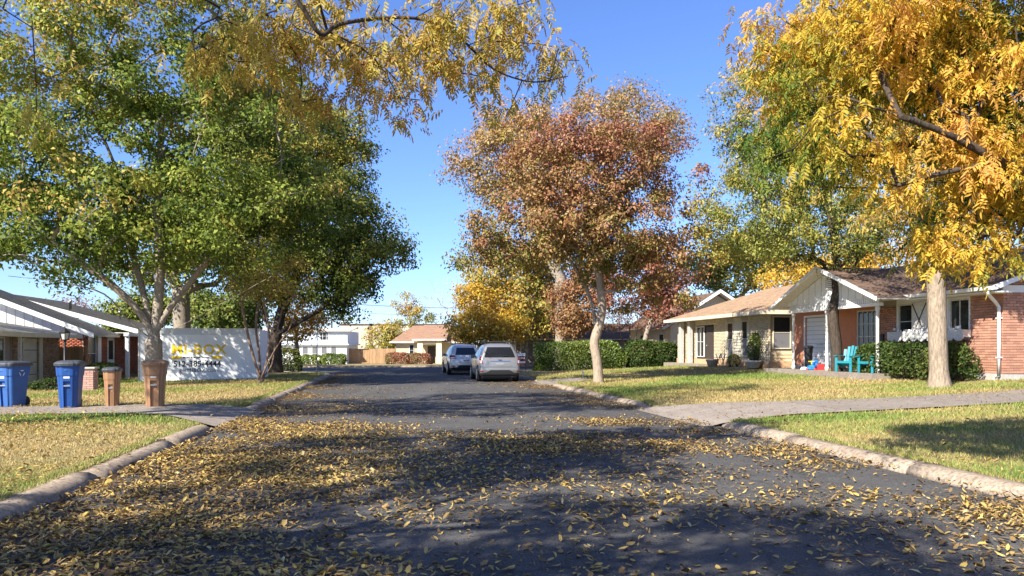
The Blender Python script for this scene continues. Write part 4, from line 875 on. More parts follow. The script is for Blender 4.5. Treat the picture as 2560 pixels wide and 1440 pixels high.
# ---------------------------------------------------------------- vehicles
M_TYRE = mat("tyre_rubber", (.022, .022, .024), rough=.85, var=.1, scale=20)
M_RIM = mat("alloy_rim", (.5, .51, .52), rough=.35, var=.05, metal=.8)
M_PLAST = mat("black_plastic", (.028, .028, .03), rough=.6, var=.1)
M_CARGLASS = glass_mat("tinted_glass", (.012, .014, .018), .04)
M_RED = mat("red_lens", (.30, .012, .015), rough=.2, var=.05, spec=.6); M_CLEAR = mat("clear_lens", (.62, .6, .58), rough=.15, var=.03, spec=.6); M_AMBER = mat("amber_lens", (.5, .2, .05), rough=.2, var=.03)
M_CHROME = mat("chrome", (.6, .6, .6), rough=.15, var=.02, metal=1.0); M_PLATE2 = mat('licence_plate_grey', (.24, .24, .25), rough=.5, var=.15, scale=90); M_PLATE = mat("plate_white", (.7, .7, .68), rough=.5, var=.05, scale=60)
def car_paint(name, c, metal=.35): return mat(name, c, rough=.3, var=.03, scale=2, metal=metal, coat=.6, spec=.5)

class Shell:
    """car body as level outlines: rounded plan shapes stacked up the height"""
    def __init__(s, lv): s.a = np.array(lv, float)
    def at(s, z): return [np.interp(z, s.a[:, 0], s.a[:, i]) for i in range(1, 6)]     # rear, front, half width, rear radius, front radius
    def point(s, z, t, off=0.0):
        """t 0 rear centre .. 1 front centre, sign gives the side"""
        yr, yf, hw, rr, rf = s.at(z); sg = -1 if t < 0 else 1; t = abs(t)
        if t < .2: q = t / .2; x, y, nx, ny = (hw - rr) * q, yr, .15 * q, -1
        elif t < .32: a = (t - .2) / .12 * math.pi / 2; x, y, nx, ny = hw - rr + rr * math.sin(a), yr + rr - rr * math.cos(a), math.sin(a), -math.cos(a)
        elif t < .68: q = (t - .32) / .36; x, y, nx, ny = hw, yr + rr + (yf - rf - yr - rr) * q, 1, 0
        elif t < .8: a = (t - .68) / .12 * math.pi / 2; x, y, nx, ny = hw - rf + rf * math.cos(a), yf - rf + rf * math.sin(a), math.cos(a), math.sin(a)
        else: q = (1 - t) / .2; x, y, nx, ny = (hw - rf) * q, yf, .1 * q, 1
        bulge = .05 * max(0, 1 - (x / max(.1, hw)) ** 2)
        if t < .3: y -= bulge
        if t > .7: y += bulge * 1.6
        if .3 <= t <= .7: x -= .05 * ((y - (yr + yf) / 2) / ((yf - yr) / 2)) ** 4
        return ((x + nx * off) * sg, y + ny * off, z)
    def mesh(s):
        T = np.concatenate([np.linspace(0, .2, 6), np.linspace(.22, .32, 6), np.linspace(.36, .68, 9), np.linspace(.7, .8, 6), np.linspace(.84, 1, 5)])
        T = np.concatenate([T, -T[1:-1][::-1]]); zs = sorted(set(np.round(np.concatenate([s.a[:, 0], np.linspace(s.a[0, 0], s.a[-1, 0], 22)]), 4)))
        return MB().loft([[s.point(z, t) for t in T] for z in zs], smooth=True)
    def patch(s, mb, t0, t1, z0, z1, off=.006, n=8, m=4, skew=0.0, top=None):
        """panel lying on the body between outline positions and heights; top = (t0, t1) at the upper edge"""
        u0, u1 = top or (t0, t1); V = []
        for j in range(m + 1):
            q = j / m; z = z0 + (z1 - z0) * q; a = t0 + (u0 - t0) * q; b = t1 + (u1 - t1) * q
            V += [s.point(z, a + (b - a) * i / n, off) for i in range(n + 1)]
        f = [(j*(n+1)+i, j*(n+1)+i+1, (j+1)*(n+1)+i+1, (j+1)*(n+1)+i) for j in range(m) for i in range(n)]
        return mb.add(V, f, True)
    def ypatch(s, mb, side, lo, hi, z0, z1, off=.007, n=8, m=4):
        """side window: lo and hi are (y0, y1) at the bottom and top edges"""
        V = []
        for j in range(m + 1):
            q = j / m; z = z0 + (z1 - z0) * q; yr, yf, hw, rr, rf = s.at(z); a = lo[0] + (hi[0] - lo[0]) * q; b = lo[1] + (hi[1] - lo[1]) * q
            for i in range(n + 1):
                y = a + (b - a) * i / n; x = hw - .05 * ((y - (yr + yf) / 2) / ((yf - yr) / 2)) ** 4 + off; V.append((side * x, y, z))
        return mb.add(V, [(j*(n+1)+i, j*(n+1)+i+1, (j+1)*(n+1)+i+1, (j+1)*(n+1)+i) for j in range(m) for i in range(n)], True)

def suv(name, label, loc, rz, paint, lv, wb, wr, sides, rear_win, lamp, roof, rails, gcol=None):
    root = thing(name, label, "car", loc, rz); sh = Shell(lv); body = sh.mesh().build("body", paint, root)
    hw = max(r[3] for r in lv)
    ub = MB(); ub.box((-hw + .14, .25, .17), (hw - .14, lv[2][2] - .25, .36)); ub.build("underbody", M_PLAST, root)
    z0, z1, t0, t1 = rear_win
    o = sh.patch(MB(), -t0, t0, z0, z1, top=(-t1, t1), n=14, off=.012).build("rear_window", M_CARGLASS, root)
    MB().bar((.0, sh.point(z0 + .04, 0)[1] - .035, z0 + .03), (.33, sh.point(z0 + .06, .1)[1] - .035, z0 + .07), .02, .02).build("wiper", M_PLAST, o)
    for sg in (-1, 1):
        for lo, hi, a, b in sides: sh.ypatch(MB(), sg, lo, hi, a, b).build("side_window", M_CARGLASS, root)
        lt = sh.patch(MB(), sg * lamp[0], sg * lamp[1], lamp[2], lamp[3], off=.016, top=(sg * lamp[4], sg * lamp[5])).build("tail_light", M_RED, root)
        zc = lamp[2] + (lamp[3] - lamp[2]) * .45; sh.patch(MB(), sg * (lamp[0] + .02), sg * (lamp[1] - .03), lamp[2] + .03, zc, off=.022).build("clear_lens", M_CLEAR, lt)
        hl = sh.patch(MB(), sg * .7, sg * .84, .72, .86, off=.015).build("headlight", M_CLEAR, root)
        yy = lv[5][2] - 1.05; mi = MB().bbox((sg * (hw + .03) - .10, yy, 1.02), (sg * (hw + .03) + .10, yy + .1, 1.17), .025).build("wing_mirror", paint, root)
        MB().box((sg * (hw + .03) - .085, yy - .006, 1.04), (sg * (hw + .03) + .085, yy - .001, 1.15)).build("mirror_glass", M_CARGLASS, mi)
        for y in wb:
            ar = MB(); rg = [(y + (wr + .06) * math.cos(a), wr + (wr + .06) * math.sin(a)) for a in np.linspace(-.5, math.pi + .5, 22)]
            ar.prism(rg, sg * (hw - .03), sg * (hw + .004), 'x'); ar.build("wheel_arch", M_PLAST, root)
            w = MB(); prof = [(wr * .62, -.11), (wr * .93, -.11), (wr, -.085), (wr, .085), (wr * .93, .11), (wr * .62, .11)]
            rings = [[(sg * (hw - .085) + x, y + r * math.cos(a), wr + r * math.sin(a)) for a in np.linspace(0, 2 * math.pi, 25)[:-1]] for r, x in prof]; w.loft(rings, smooth=True); w = w.build("wheel", M_TYRE, root)
            ri = MB(); xo = sg * (hw + .02)
            rings = [[(xo + sg * dx, y + r * math.cos(a), wr + r * math.sin(a)) for a in np.linspace(0, 2 * math.pi, 25)[:-1]] for r, dx in ((wr * .64, .008), (wr * .64, .014), (wr * .56, .014), (wr * .54, .004))]; ri.loft(rings, cap=False)
            for k in range(5):
                a = k * 2 * math.pi / 5 + .3; ri.bar((xo + sg * .012, y, wr), (xo + sg * .012, y + wr * .58 * math.cos(a), wr + wr * .58 * math.sin(a)), .012, .05)
            ri.build("rim", M_RIM, w)
    bp = MB(); sh.patch(bp, -.3, .3, lv[0][0] + .015, .42, off=.014, n=20); bp.build("bumper_lower", M_PLAST, root)
    tg = MB(); sh.patch(tg, -.14, .14, .70, .90, off=.006, n=8); tg.build("tailgate_recess", paint, root)
    sh.patch(MB(), -.05, .05, .755, .85, off=.014).build("licence_plate", M_PLATE2, root)
    sh.patch(MB(), -.17, .17, .42, .54, off=.013, top=(-.11, .11)).build("bumper_insert", M_PLAST, root)
    sh.patch(MB(), -.195, .195, .655, .668, off=.004, n=12, m=1).build("tailgate_gap", M_PLAST, root)
    sh.patch(MB(), -.12, .12, .905, .925, off=.02).build("plate_garnish", M_CHROME, root)
    sh.patch(MB(), -.022, .022, .95, .985, off=.02).build("badge", M_CHROME, root)
    for sg in (-1, 1):
        sh.patch(MB(), sg * .2, sg * .27, .46, .50, off=.012).build("reflector", M_RED, root)
        for y in (1.55, 2.6): MB().box((sg * (hw + .012) - .012, y, .86), (sg * (hw + .012) + .012, y + .16, .885)).build("door_handle", paint, root)
    for sg in (-1, 1):
        MB().tube([(sg * .52, 1.0, roof - .06), (sg * .53, 1.1, roof + .05), (sg * .53, 2.0, roof + .05), (sg * .52, 2.1, roof - .06)], .02, 6).build("roof_rail", M_PLAST if rails else M_CHROME, root)
    if rails:
        for y in (1.2, 1.9): MB().box((-.68, y, roof + .075), (.68, y + .08, roof + .12)).build("cross_bar", M_PLAST, root)
    MB().tube([(hw - .35, .12, .26), (hw - .35, .5, .27)], .035, 8).build("tailpipe", M_CHROME, root)
    return root
LV_BOX = [(.24, .16, 4.35, .80, .12, .2), (.34, .05, 4.48, .86, .14, .25), (.52, .0, 4.56, .885, .16, .3), (.80, .03, 4.54, .89, .16, .32), (.97, .07, 4.42, .885, .15, .35),
          (1.03, .09, 3.45, .87, .15, .3), (1.07, .10, 3.3, .855, .15, .3), (1.30, .21, 2.85, .755, .15, .25), (1.50, .33, 2.45, .665, .15, .25), (1.60, .45, 2.22, .60, .16, .25), (1.66, .75, 1.95, .50, .2, .25), (1.685, 1.1, 1.7, .3, .2, .2)]
LV_RND = [(.25, .22, 4.4, .80, .2, .2), (.36, .08, 4.6, .89, .25, .3), (.55, .0, 4.76, .93, .3, .35), (.80, .02, 4.74, .94, .32, .4), (1.0, .10, 4.55, .925, .3, .4),
          (1.07, .16, 3.6, .90, .3, .35), (1.12, .2, 3.45, .88, .3, .3), (1.30, .38, 3.05, .81, .3, .3), (1.50, .62, 2.6, .72, .28, .3), (1.60, .85, 2.35, .64, .28, .3), (1.67, 1.2, 2.1, .5, .25, .3), (1.70, 1.5, 1.9, .25, .2, .2)]
gz = lambda X, Y: .02
fo = suv("parked_car", "silver beige suv with black roof bars parked nearest by the right kerb", (P(1250, 955, 33.0)[0], 33.0, .02), TH, car_paint("silver_beige_paint", (.25, .247, .24)), LV_BOX, (.85, 3.5), .345,
         [((.55, 1.22), (.85, 1.25), 1.08, 1.5), ((1.3, 2.15), (1.33, 2.1), 1.08, 1.52), ((2.22, 3.2), (2.18, 2.5), 1.08, 1.5)], (1.08, 1.52, .19, .205), (.2, .32, .80, 1.12, .25, .33), 1.66, True)
st = MB().add([(-.12, 0, 0), (.06, 0, 0), (.2, 0, .1), (.12, 0, .12), (.05, 0, .09), (-.2, 0, .1), (-.2, 0, .16), (-.02, 0, .2), (.1, 0, .15), (.0, 0, -.06), (-.09, 0, -.06)], [(0, 1, 9, 10), (0, 1, 4, 5), (5, 4, 8, 7, 6), (4, 1, 2, 3)]).build("window_sticker", M_PLATE, fo)
st.location = (-.12, .115, 1.2); st.rotation_euler = (math.radians(-26), 0, 0)
suv("parked_car", "white rounded suv parked farther up the kerb with red tail lights", (P(1166, 940, 42.3)[0], 42.3, .02), TH + .03, car_paint("pearl_white_paint", (.62, .61, .58), .1), LV_RND, (.95, 3.75), .36,
    [((.85, 1.45), (1.25, 1.5), 1.13, 1.5), ((1.52, 2.4), (1.56, 2.35), 1.13, 1.54), ((2.47, 3.4), (2.42, 2.75), 1.13, 1.52)], (1.10, 1.50, .2, .21), (.17, .34, .90, 1.08, .21, .36), 1.69, False)
suv("parked_car", "black suv standing sideways behind the for sale sign and hedge", (P(1293, 905, 68)[0], 68, float(terrain(*US(.8, 68)))), TH - math.radians(78), car_paint("black_paint", (.012, .012, .014), .2), LV_BOX, (.85, 3.5), .345,
    [((.55, 1.22), (.85, 1.25), 1.08, 1.5), ((1.3, 2.15), (1.33, 2.1), 1.08, 1.52), ((2.22, 3.2), (2.18, 2.5), 1.08, 1.5)], (1.08, 1.52, .19, .205), (.2, .32, .80, 1.12, .25, .33), 1.66, False)

# ---------------------------------------------------------------- wheeled bins
def bin_ring(z, w, d, r, notch):
    """plan outline with a channel in the front (-y) face: notch = (x0, x1, depth)"""
    x0, x1, q = notch; pts = []
    def arc(cx, cy, a0): return [(cx + r * math.cos(a0 + k * math.pi / 10), cy + r * math.sin(a0 + k * math.pi / 10)) for k in range(6)]
    bow = lambda x: -.045 * (1 - (x / (w / 2)) ** 2)
    pts += arc(w/2 - r, d/2 - r, 0) + arc(-w/2 + r, d/2 - r, math.pi/2) + arc(-w/2 + r, -d/2 + r, math.pi)
    fx = [-.2 * w, x0 - .002]; pts += [(x, -d/2 + bow(x)) for x in fx] + [(x0, -d/2 + bow(x0) + q), (x1, -d/2 + bow(x1) + q), (x1 + .002, -d/2 + bow(x1)), (.27 * w, -d/2 + bow(.27 * w))]
    pts += arc(w/2 - r, -d/2 + r, 1.5 * math.pi); return [(x, y, z) for x, y in pts]
def wheel_bin(label, px, py, turn, scale, mb_body, mb_lid, text_m=True, symbol=False, name="wheeled_bin", group=None, loc=None):
    root = thing(name, label, "bin", GP(px, py) if loc is None else loc, turn, group); k = scale; kx, kz = k if isinstance(k, tuple) else (k, k)
    W = lambda z: kx * (.52 + .17 * z / .98); Dp = lambda z: kx * (.56 + .2 * z / .98)
    rings = []
    for z, n in ((0, (-.1, 0, .06)), (.03, (-.1, 0, .06)), (.42, (-.1, 0, .06)), (.421, (-.1, .1, .06)), (.62, (-.1, .1, .06)), (.621, (-.1, .1, .001)), (.74, (-.1, .1, .001)), (.745, (-.1, .1, .001)), (.98, (-.1, .1, .001))):
        g = (.03 if z > .741 else 0) + (-.02 if z < .01 else 0); rings.append(bin_ring(z * kz, W(z) + g * kx, Dp(z) + g * kx, .1 * kx, (n[0] * kx, n[1] * kx, n[2] * kx)))
    MB().loft(rings).build("body", mb_body, root)
    w, d = W(.98) + .1 * kx, Dp(.98) + .14 * kx
    lid = MB().loft([bin_ring(z * kz, w * q, d * q, .12 * kx, (-.05, .05, .001)) for z, q in ((.965, 1), (1.015, 1.02), (1.035, .98), (1.07, .8), (1.085, .5))], smooth=False).build("lid", mb_lid, root)
    MB().tube([(-.26*kx, d/2 - .02, 1.0*kz), (-.26*kx, d/2 + .06, 1.0*kz), (.26*kx, d/2 + .06, 1.0*kz), (.26*kx, d/2 - .02, 1.0*kz)], .018, 6).build("handle", mb_body, root)
    fy = -Dp(.86) / 2 - .06 * kx
    MB().loft([[(x * kx, fy + (.05 - .075 * (1 - (x / .22) ** 2)) * kx + dy, z * kz) for x in np.linspace(-.22, .22, 9)] + [(.22 * kx, fy + .1 * kx, z * kz), (-.22 * kx, fy + .1 * kx, z * kz)] for z, dy in ((.83, .02), (.85, 0), (.93, .005), (.955, .05))]).build("grip", mb_body, root)
    MB().bar((-.1 * kx, -Dp(.5) / 2 - .03 * kx, .52 * kz), (.1 * kx, -Dp(.5) / 2 - .03 * kx, .52 * kz), .03, .03).build("catch_bar", M_RIM if text_m else mb_body, root)
    if text_m:
        yq = -Dp(.7) / 2 - .055 * kx; lab = MB().box((-.09 * kx, yq - .004, .685 * kz), (.09 * kx, yq + .05, .735 * kz)).build("label_plate", M_PLATE, root)
    if symbol:
        sy = MB()
        for a in (90, 210, 330):
            p = lambda q, r: (Dp(.7) * .0 + .09 * math.cos(math.radians(a + q)) * r, .09 * math.sin(math.radians(a + q)) * r)
            q = [p(-42, 1), p(38, 1), p(30, .62), p(-36, .62)]; sy.add([(W(.82) / 2 + .022, x, .82 + y) for x, y in q] , [(0, 1, 2, 3)])
        sy.build("recycling_symbol", M_PLATE, root)
    for sg in (-1, 1):
        r = .13 * kz; w_ = MB(); rings = [[(sg * (W(.1) / 2 - .075) + sg * dx, Dp(.1) / 2 - .02 + q * math.cos(a), r + q * math.sin(a)) for a in np.linspace(0, 6.283, 17)[:-1]] for q, dx in ((r * .5, -.03), (r, -.03), (r, .05), (r * .5, .05))]
        w_.loft(rings, smooth=True).build("wheel", M_TYRE, root)
    return root
M_BINB = mat("blue_plastic", (.016, .075, .27), rough=.45, var=.08, scale=4, spec=.4); M_BINB2 = mat("faded_blue_plastic", (.035, .115, .33), rough=.5, var=.08, scale=4)
M_BINBR = mat("brown_plastic", (.33, .18, .09), rough=.5, var=.08, scale=4); M_LIDK = mat("dark_grey_lid", (.06, .065, .075), rough=.45, var=.1, scale=5)
wheel_bin("faded blue recycling bin, leftmost in the row by the drive", 32, 1018, math.radians(-13), (.74, 1.02), M_BINB2, M_LIDK, symbol=True, group="wheeled bins along the drive")
wheel_bin("deep blue bin with a dark lid beside the small brown one", 176, 1021, math.radians(14), (.69, 1.02), M_BINB, M_LIDK, group="wheeled bins along the drive")
wheel_bin("small brown bin with a black lid between two larger bins", 281, 1017, math.radians(15), (.47, .86), M_BINBR, M_LIDK, group="wheeled bins along the drive")
wheel_bin("large brown bin with a brown lid in front of the oak", 388, 1018, math.radians(17), (.67, 1.0), M_BINBR, M_BINBR, group="wheeled bins along the drive")
Yd, vd = fv(2006, 15.7); wheel_bin("narrow black bin standing on the porch behind the end post", 0, 0, TH - .6, (.45, .84), M_PLAST, M_PLAST, text_m=False, loc=S(15.95, vd, .69))

# ---------------------------------------------------------------- garden and porch things
M_TURQ = mat("turquoise_paint", (.014, .21, .26), rough=.5, var=.08, scale=5)
def adirondack(label, px, u, turn, group):
    Y, v = fv(px, u); r = thing("garden_chair", label, "chair", S(u, v, .685), turn, group)
    r.scale = (.92, .92, .95)
    for x in (-.29, .25):
        MB().bar((x + .02, -.42, .0), (x + .02, -.42, .56), .09, .03).build("leg", M_TURQ, r); MB().bar((x + .02, -.44, .34), (x + .02, .48, .04), .03, .12).build("leg", M_TURQ, r)
        MB().bar((x + .02, .2, .05), (x + .02, .25, .58), .03, .08).build("arm_support", M_TURQ, r)
    for x in (-.36, .22): MB().bbox((x, -.5, .56), (x + .14, .3, .585), .008).build("arm", M_TURQ, r)
    for k in range(5):
        y = -.44 + k * .1; z = .355 - (y + .44) * .33; MB().bar((-.27, y, z), (.27, y, z), .02, .085).build("seat_slat", M_TURQ, r)
    for k in range(5):
        x = (k - 2) * .105; h = .80 - .035 * (k - 2) ** 2; MB().bar((x, .06, .2), (x * 1.28, .06 + h * .36, .2 + h * .93), .095, .018).build("back_slat", M_TURQ, r)
    MB().bar((-.33, .27, .57), (.33, .27, .57), .03, .07).build("back_rail", M_TURQ, r)
    return r
adirondack("turquoise slatted chair with its seat in full view on the porch", 2122, 15.5, TH - math.radians(58), "turquoise porch chairs")
adirondack("turquoise slatted chair half hidden behind the dark bush", 2183, 15.6, TH - math.radians(70), "turquoise porch chairs")

def color_mat(n, c): return mat(n, c, rough=.35, var=.03)
M_TBLUE, M_TRED, M_TYEL, M_TGRN = color_mat("toy_blue", (.03, .22, .6)), color_mat("toy_red", (.55, .03, .03)), color_mat("toy_yellow", (.7, .52, .04)), color_mat("toy_green", (.06, .4, .1))
g0 = GP(2034, 934); tc_ = thing("ride_on_toy", "blue and red plastic ride on toy on the lawn edge", "toy", g0, TH - .9)
MB().bbox((-.14, -.3, .14), (.14, .22, .32), .04).build("body", M_TBLUE, tc_); MB().bbox((-.12, .05, .3), (.12, .2, .52), .03).build("backrest", M_TBLUE, tc_)
for x in (-.17, .13):
    for y in (-.22, .16):
        w_ = MB(); rr_ = [[(x + dx, y + q * math.cos(a), .11 + q * math.sin(a)) for a in np.linspace(0, 6.283, 15)[:-1]] for q, dx in ((.05, 0), (.11, 0), (.11, .06), (.05, .06))]; w_.loft(rr_, smooth=True).build("wheel", M_TRED, tc_)
MB().tube([(-.12, -.2, .46), (.12, -.2, .46)], .02, 6).build("handlebar", M_TYEL, tc_); MB().tube([(0, -.2, .3), (0, -.2, .46)], .02, 6).build("steering_stem", M_TYEL, tc_)
bl_ = thing("toy_ball", "green toy ball lying beside the ride on toy", "ball", GP(2022, 933) + [0, 0, .0], 0); MB().lathe([(.01, 0), (.07, .012), (.115, .06), (.13, .12), (.115, .18), (.07, .228), (.01, .24)], 16).build("ball", M_TGRN, bl_)
b2 = thing("toy_ball", "red and white toy ball at the foot of the porch post", "ball", GP(2010, 934), 0); MB().lathe([(.01, 0), (.08, .014), (.13, .07), (.145, .13)], 16).build("red_half", M_TRED, b2); MB().lathe([(.146, .13), (.13, .2), (.08, .25), (.01, .265)], 16).build("white_half", M_WHITE, b2)
ts = thing("toy_slide", "low yellow plastic toy slide lying on the grass", "toy", GP(2056, 934), TH + .5)
MB().prism([(-.05, .0), (.5, .0), (.52, .05), (.1, .3), (-.05, .32)], -.14, .14).build("ramp", M_TYEL, ts); MB().bbox((-.1, -.16, 0), (-.055, .16, .36), .01).build("ladder", M_TRED, ts)

bb = thing("bird_bath", "pale stone bird bath in front of the hedge", "bird bath", GP(1686, 914), 0)
MB().lathe([(.2, 0), (.19, .05), (.1, .1), (.075, .3), (.09, .52), (.13, .6)], 16).build("pedestal", M_STONE, bb); MB().lathe([(.1, .6), (.33, .68), (.36, .74), (.34, .745), (.25, .7), (.02, .69)], 20).build("bowl", M_STONE, bb)
def pot(label, px, py, r=.28, h=.36, m=None):
    t = thing("flower_pot", label, "pot", GP(px, py), 0); MB().lathe([(r * .7, 0), (r, h * .8), (r * 1.08, h * .82), (r * 1.08, h), (r * .9, h), (r * .85, h * .85)], 16).build("pot", m or M_STONE, t); MB().lathe([(r * .86, h * .86), (.02, h * .9)], 12).build("soil", M_DARK, t); return t
pot("round pale pot by the entry of the cream house", 1780, 916, .3, .36); pot("white clay planter under the flowering shrub", 1883, 920, .36, .34, M_WHITE2)
gb2 = thing("folding_bench", "dark folding garden bench frame against the cream brick wall", "bench", GP(1803, 916), TH)
for y in (-.3, .3): MB().bar((-.05, y - .22, 0), (-.05, y + .22, .62), .03, .03).build("leg", M_METAL, gb2); MB().bar((-.01, y + .22, 0), (-.01, y - .22, .62), .03, .03).build("leg", M_METAL, gb2)
for k in range(3): MB().box((-.2 + k * .12, -.5, .42), (-.11 + k * .12, .5, .445)).build("seat_slat", M_BLACK, gb2)
sg_ = thing("sale_sign", "small for sale sign on thin stakes in the verge", "sign", GY(1302, 44.0), math.radians(4))
MB().box((-.26, -.008, .42), (.26, .008, 1.07)).build("panel", M_PLATE, sg_)
MB().box((-.26, -.014, .60), (.26, -.009, .90)).build("dark_band", mat("maroon_print", (.10, .035, .03)), sg_); MB().box((-.26, -.013, .42), (.26, -.009, .50)).build("red_band", mat("red_print", (.4, .06, .05)), sg_)
text(sg_, "FOR SALE", .125, (0, -.017, .745), M_WHITE, align='CENTER', sx=.85, bold=.003); text(sg_, "FOR SALE", .08, (0, -.017, .64), M_WHITE, align='CENTER', sx=.8) if False else None
for x in (-.27, .27): MB().tube([(x, 0, 0), (x, 0, 1.09)], .011, 6).build("stake", M_BLACK, sg_)
sp_ = thing("sign_post", "thin grey green metal sign post at the street corner", "post", np.array([*S(-4.25, 44.4)[:2], .12]), TH)
MB().tube([(0, 0, -.1), (0, 0, 2.75)], .03, 8).build("post", M_METAL, sp_); MB().box((-.012, -.33, 2.5), (.012, .33, 2.72)).build("sign_plate", mat("sign_green", (.03, .2, .1)), sp_)
lp = thing("lamp_post", "black garden lamp post with a lantern in front of the gate", "lamp post", GY(162, 28.0), 0)
MB().tube([(0, 0, 0), (0, 0, .12), (0, 0, 1.75)], [.07, .045, .04], 10).build("post", M_BLACK, lp)
lt_ = MB(); lt_.lathe([(.05, 1.75), (.12, 1.78), (.13, 1.8)], 6, smooth=False); lt_.lathe([(.2, 2.03), (.21, 2.06), (.09, 2.17), (.03, 2.2), (.02, 2.28)], 6, smooth=False)
for k in range(6): a = k * math.pi / 3; lt_.bar((.12 * math.cos(a), .12 * math.sin(a), 1.8), (.18 * math.cos(a), .18 * math.sin(a), 2.03), .018, .018)
lt_ = lt_.build("lantern", M_BLACK, lp); MB().lathe([(.11, 1.8), (.165, 2.03)], 6, smooth=False).build("lantern_glass", mat("frosted_glass", (.55, .56, .55), rough=.2), lt_)
bp_ = thing("brick_pillar", "low pink brick pillar standing behind the blue bin", "pillar", GP(226, 977), TH)
MB().box((-.155, -.155, -.1), (.155, .155, .74)).build("core", M_MORTAR, bp_)
pl_ = []
for sd_i, (ax_, ps, ou) in enumerate((('y', -.155, -1), ('x', .155, 1), ('y', .155, 1), ('x', -.155, -1))): pl_.append(brick_boxes(ax_, ps, ou, -.155, .155, 0, .74, seed=90 + sd_i, depth=.05))
lay_bricks(bp_, pl_, mat("pale_pink_brick", (.52, .30, .23), rough=.85, var=.15, scale=30, isl=.15), 300); MB().bbox((-.215, -.215, .74), (.215, .215, .80), .01).build("cap", M_STONE, bp_)
mk = thing("lawn_marker", "short white stake in the lawn beside the red oak trunk", "stake", GP(1457, 945), 0); MB().tube([(0, 0, -.05), (0, 0, .3), (.0, 0, .33)], [.03, .03, .015], 8).build("stake", M_WHITE, mk)
gl = thing("globe_lamp", "white globe lamp beside the clipped hedge across the street", "lamp", np.array([*P(797, 905, 84)[:2], -.2]), 0); MB().tube([(0, 0, -.2), (0, 0, .2)], .05, 6).build("stem", M_BLACK, gl); MB().lathe([(.05, .2), (.2, .3), (.26, .46), (.2, .62), (.05, .7)], 12).build("globe", M_WHITE, gl)
for i, (px, py, s_) in enumerate(((1476, 922, .16), (1498, 922, .13), (1524, 921, .2), (1548, 921, .15))):
    r_ = np.random.default_rng(i); k_ = MB().lathe([(.6 * s_, -.02), (1.0 * s_, .25 * s_), (.95 * s_, .5 * s_), (.55 * s_, .8 * s_), (.1 * s_, .86 * s_)], 9); k_.v = [(x * r_.uniform(.85, 1.2), y * r_.uniform(.85, 1.2), z) for x, y, z in k_.v]
    o = k_.build("garden_stone", M_STONE); o.location = GP(px, py); tag(o, ["pale garden stone nearest the kerb in the row", "smallest garden stone of the row by the trunk", "largest pale garden stone behind the red oak trunk", "low garden stone nearest the small tree"][i], "stone", "garden stones along the hedge")
# ---------------------------------------------------------------- vegetation
def bark(name, c, c2, sc=7): return mat(name, c, rough=.95, var=.2, scale=sc, col2=c2, stretch=(3, 3, .8), bump=1.0, bscale=9, spec=.1)
M_BARK_OAK = bark("grey_oak_bark", (.34, .285, .22), (.17, .14, .105)); M_BARK_DARK = bark("dark_bark", (.085, .065, .05), (.035, .028, .022))
M_BARK_PALE = bark("pale_bark", (.36, .285, .21), (.22, .17, .12)); M_BARK_MYRTLE = bark("brown_bark", (.24, .16, .115), (.12, .08, .06)); M_BARK_GREY = bark("silver_bark", (.34, .27, .195), (.16, .125, .09))
G0, G1, G2 = (.035, .075, .016), (.085, .13, .028), (.17, .19, .045)
L_OAK = leaf_mat("green_oak_leaves", [(0, (.09, .14, .025)), (.3, (.20, .26, .045)), (.55, (.35, .37, .07)), (.8, (.54, .40, .10)), (1, (.58, .31, .10))], transl=.38, rough=.55, spec=.15)
L_LIVE = leaf_mat("dark_oak_leaves", [(0, (.05, .085, .018)), (.35, (.12, .16, .03)), (.6, (.24, .26, .05)), (.85, (.38, .34, .07)), (1, (.44, .32, .08))], transl=.38, rough=.55, spec=.15)
L_RED = leaf_mat("red_oak_leaves", [(0, (.15, .19, .04)), (.25, (.27, .24, .06)), (.5, (.37, .22, .08)), (.75, (.34, .15, .078)), (1, (.28, .10, .07))], transl=.3, rough=.5)
L_TAN = leaf_mat("tan_elm_leaves", [(0, (.24, .23, .08)), (.4, (.42, .29, .11)), (.75, (.52, .31, .12)), (1, (.5, .23, .11))], transl=.35, rough=.55)
L_YEL = leaf_mat("yellow_leaves", [(0, (.22, .25, .05)), (.35, (.48, .37, .06)), (.7, (.68, .43, .05)), (1, (.62, .3, .06))], transl=.38, rough=.5)
L_YG = leaf_mat("yellow_green_leaves", [(0, (.11, .17, .035)), (.35, (.24, .27, .055)), (.65, (.42, .36, .075)), (1, (.58, .35, .075))], transl=.36, rough=.5)
L_RUST = leaf_mat("rust_leaves", [(0, (.33, .19, .075)), (.4, (.34, .14, .07)), (.8, (.29, .09, .058)), (1, (.44, .24, .1))], transl=.3, rough=.55)
L_HEDGE = leaf_mat("hedge_leaves", [(0, (.05, .10, .02)), (.5, (.14, .2, .035)), (.85, (.25, .29, .055)), (1, (.36, .33, .08))], transl=.25, rough=.42, spec=.45)
L_BUSH_HEDGESHADE = leaf_mat("bush_and_shaded_hedge_leaves", [(0, (.025, .05, .013)), (.5, (.06, .10, .024)), (.85, (.13, .165, .04)), (1, (.22, .21, .06))], transl=.38, rough=.55, spec=.15)  # bush green, also used where tree shade is coloured into the right hedge
L_HROW = leaf_mat("reddening_hedge_leaves", [(0, (.12, .14, .04)), (.4, (.24, .2, .07)), (.7, (.36, .16, .085)), (1, (.4, .13, .08))], transl=.3)
L_PEC = leaf_mat("pecan_leaves", [(0, (.06, .12, .025)), (.25, (.20, .25, .04)), (.45, (.48, .39, .055)), (.7, (.74, .48, .06)), (1, (.72, .40, .11))], transl=.5, rough=.5, spec=.2, vj=.18)
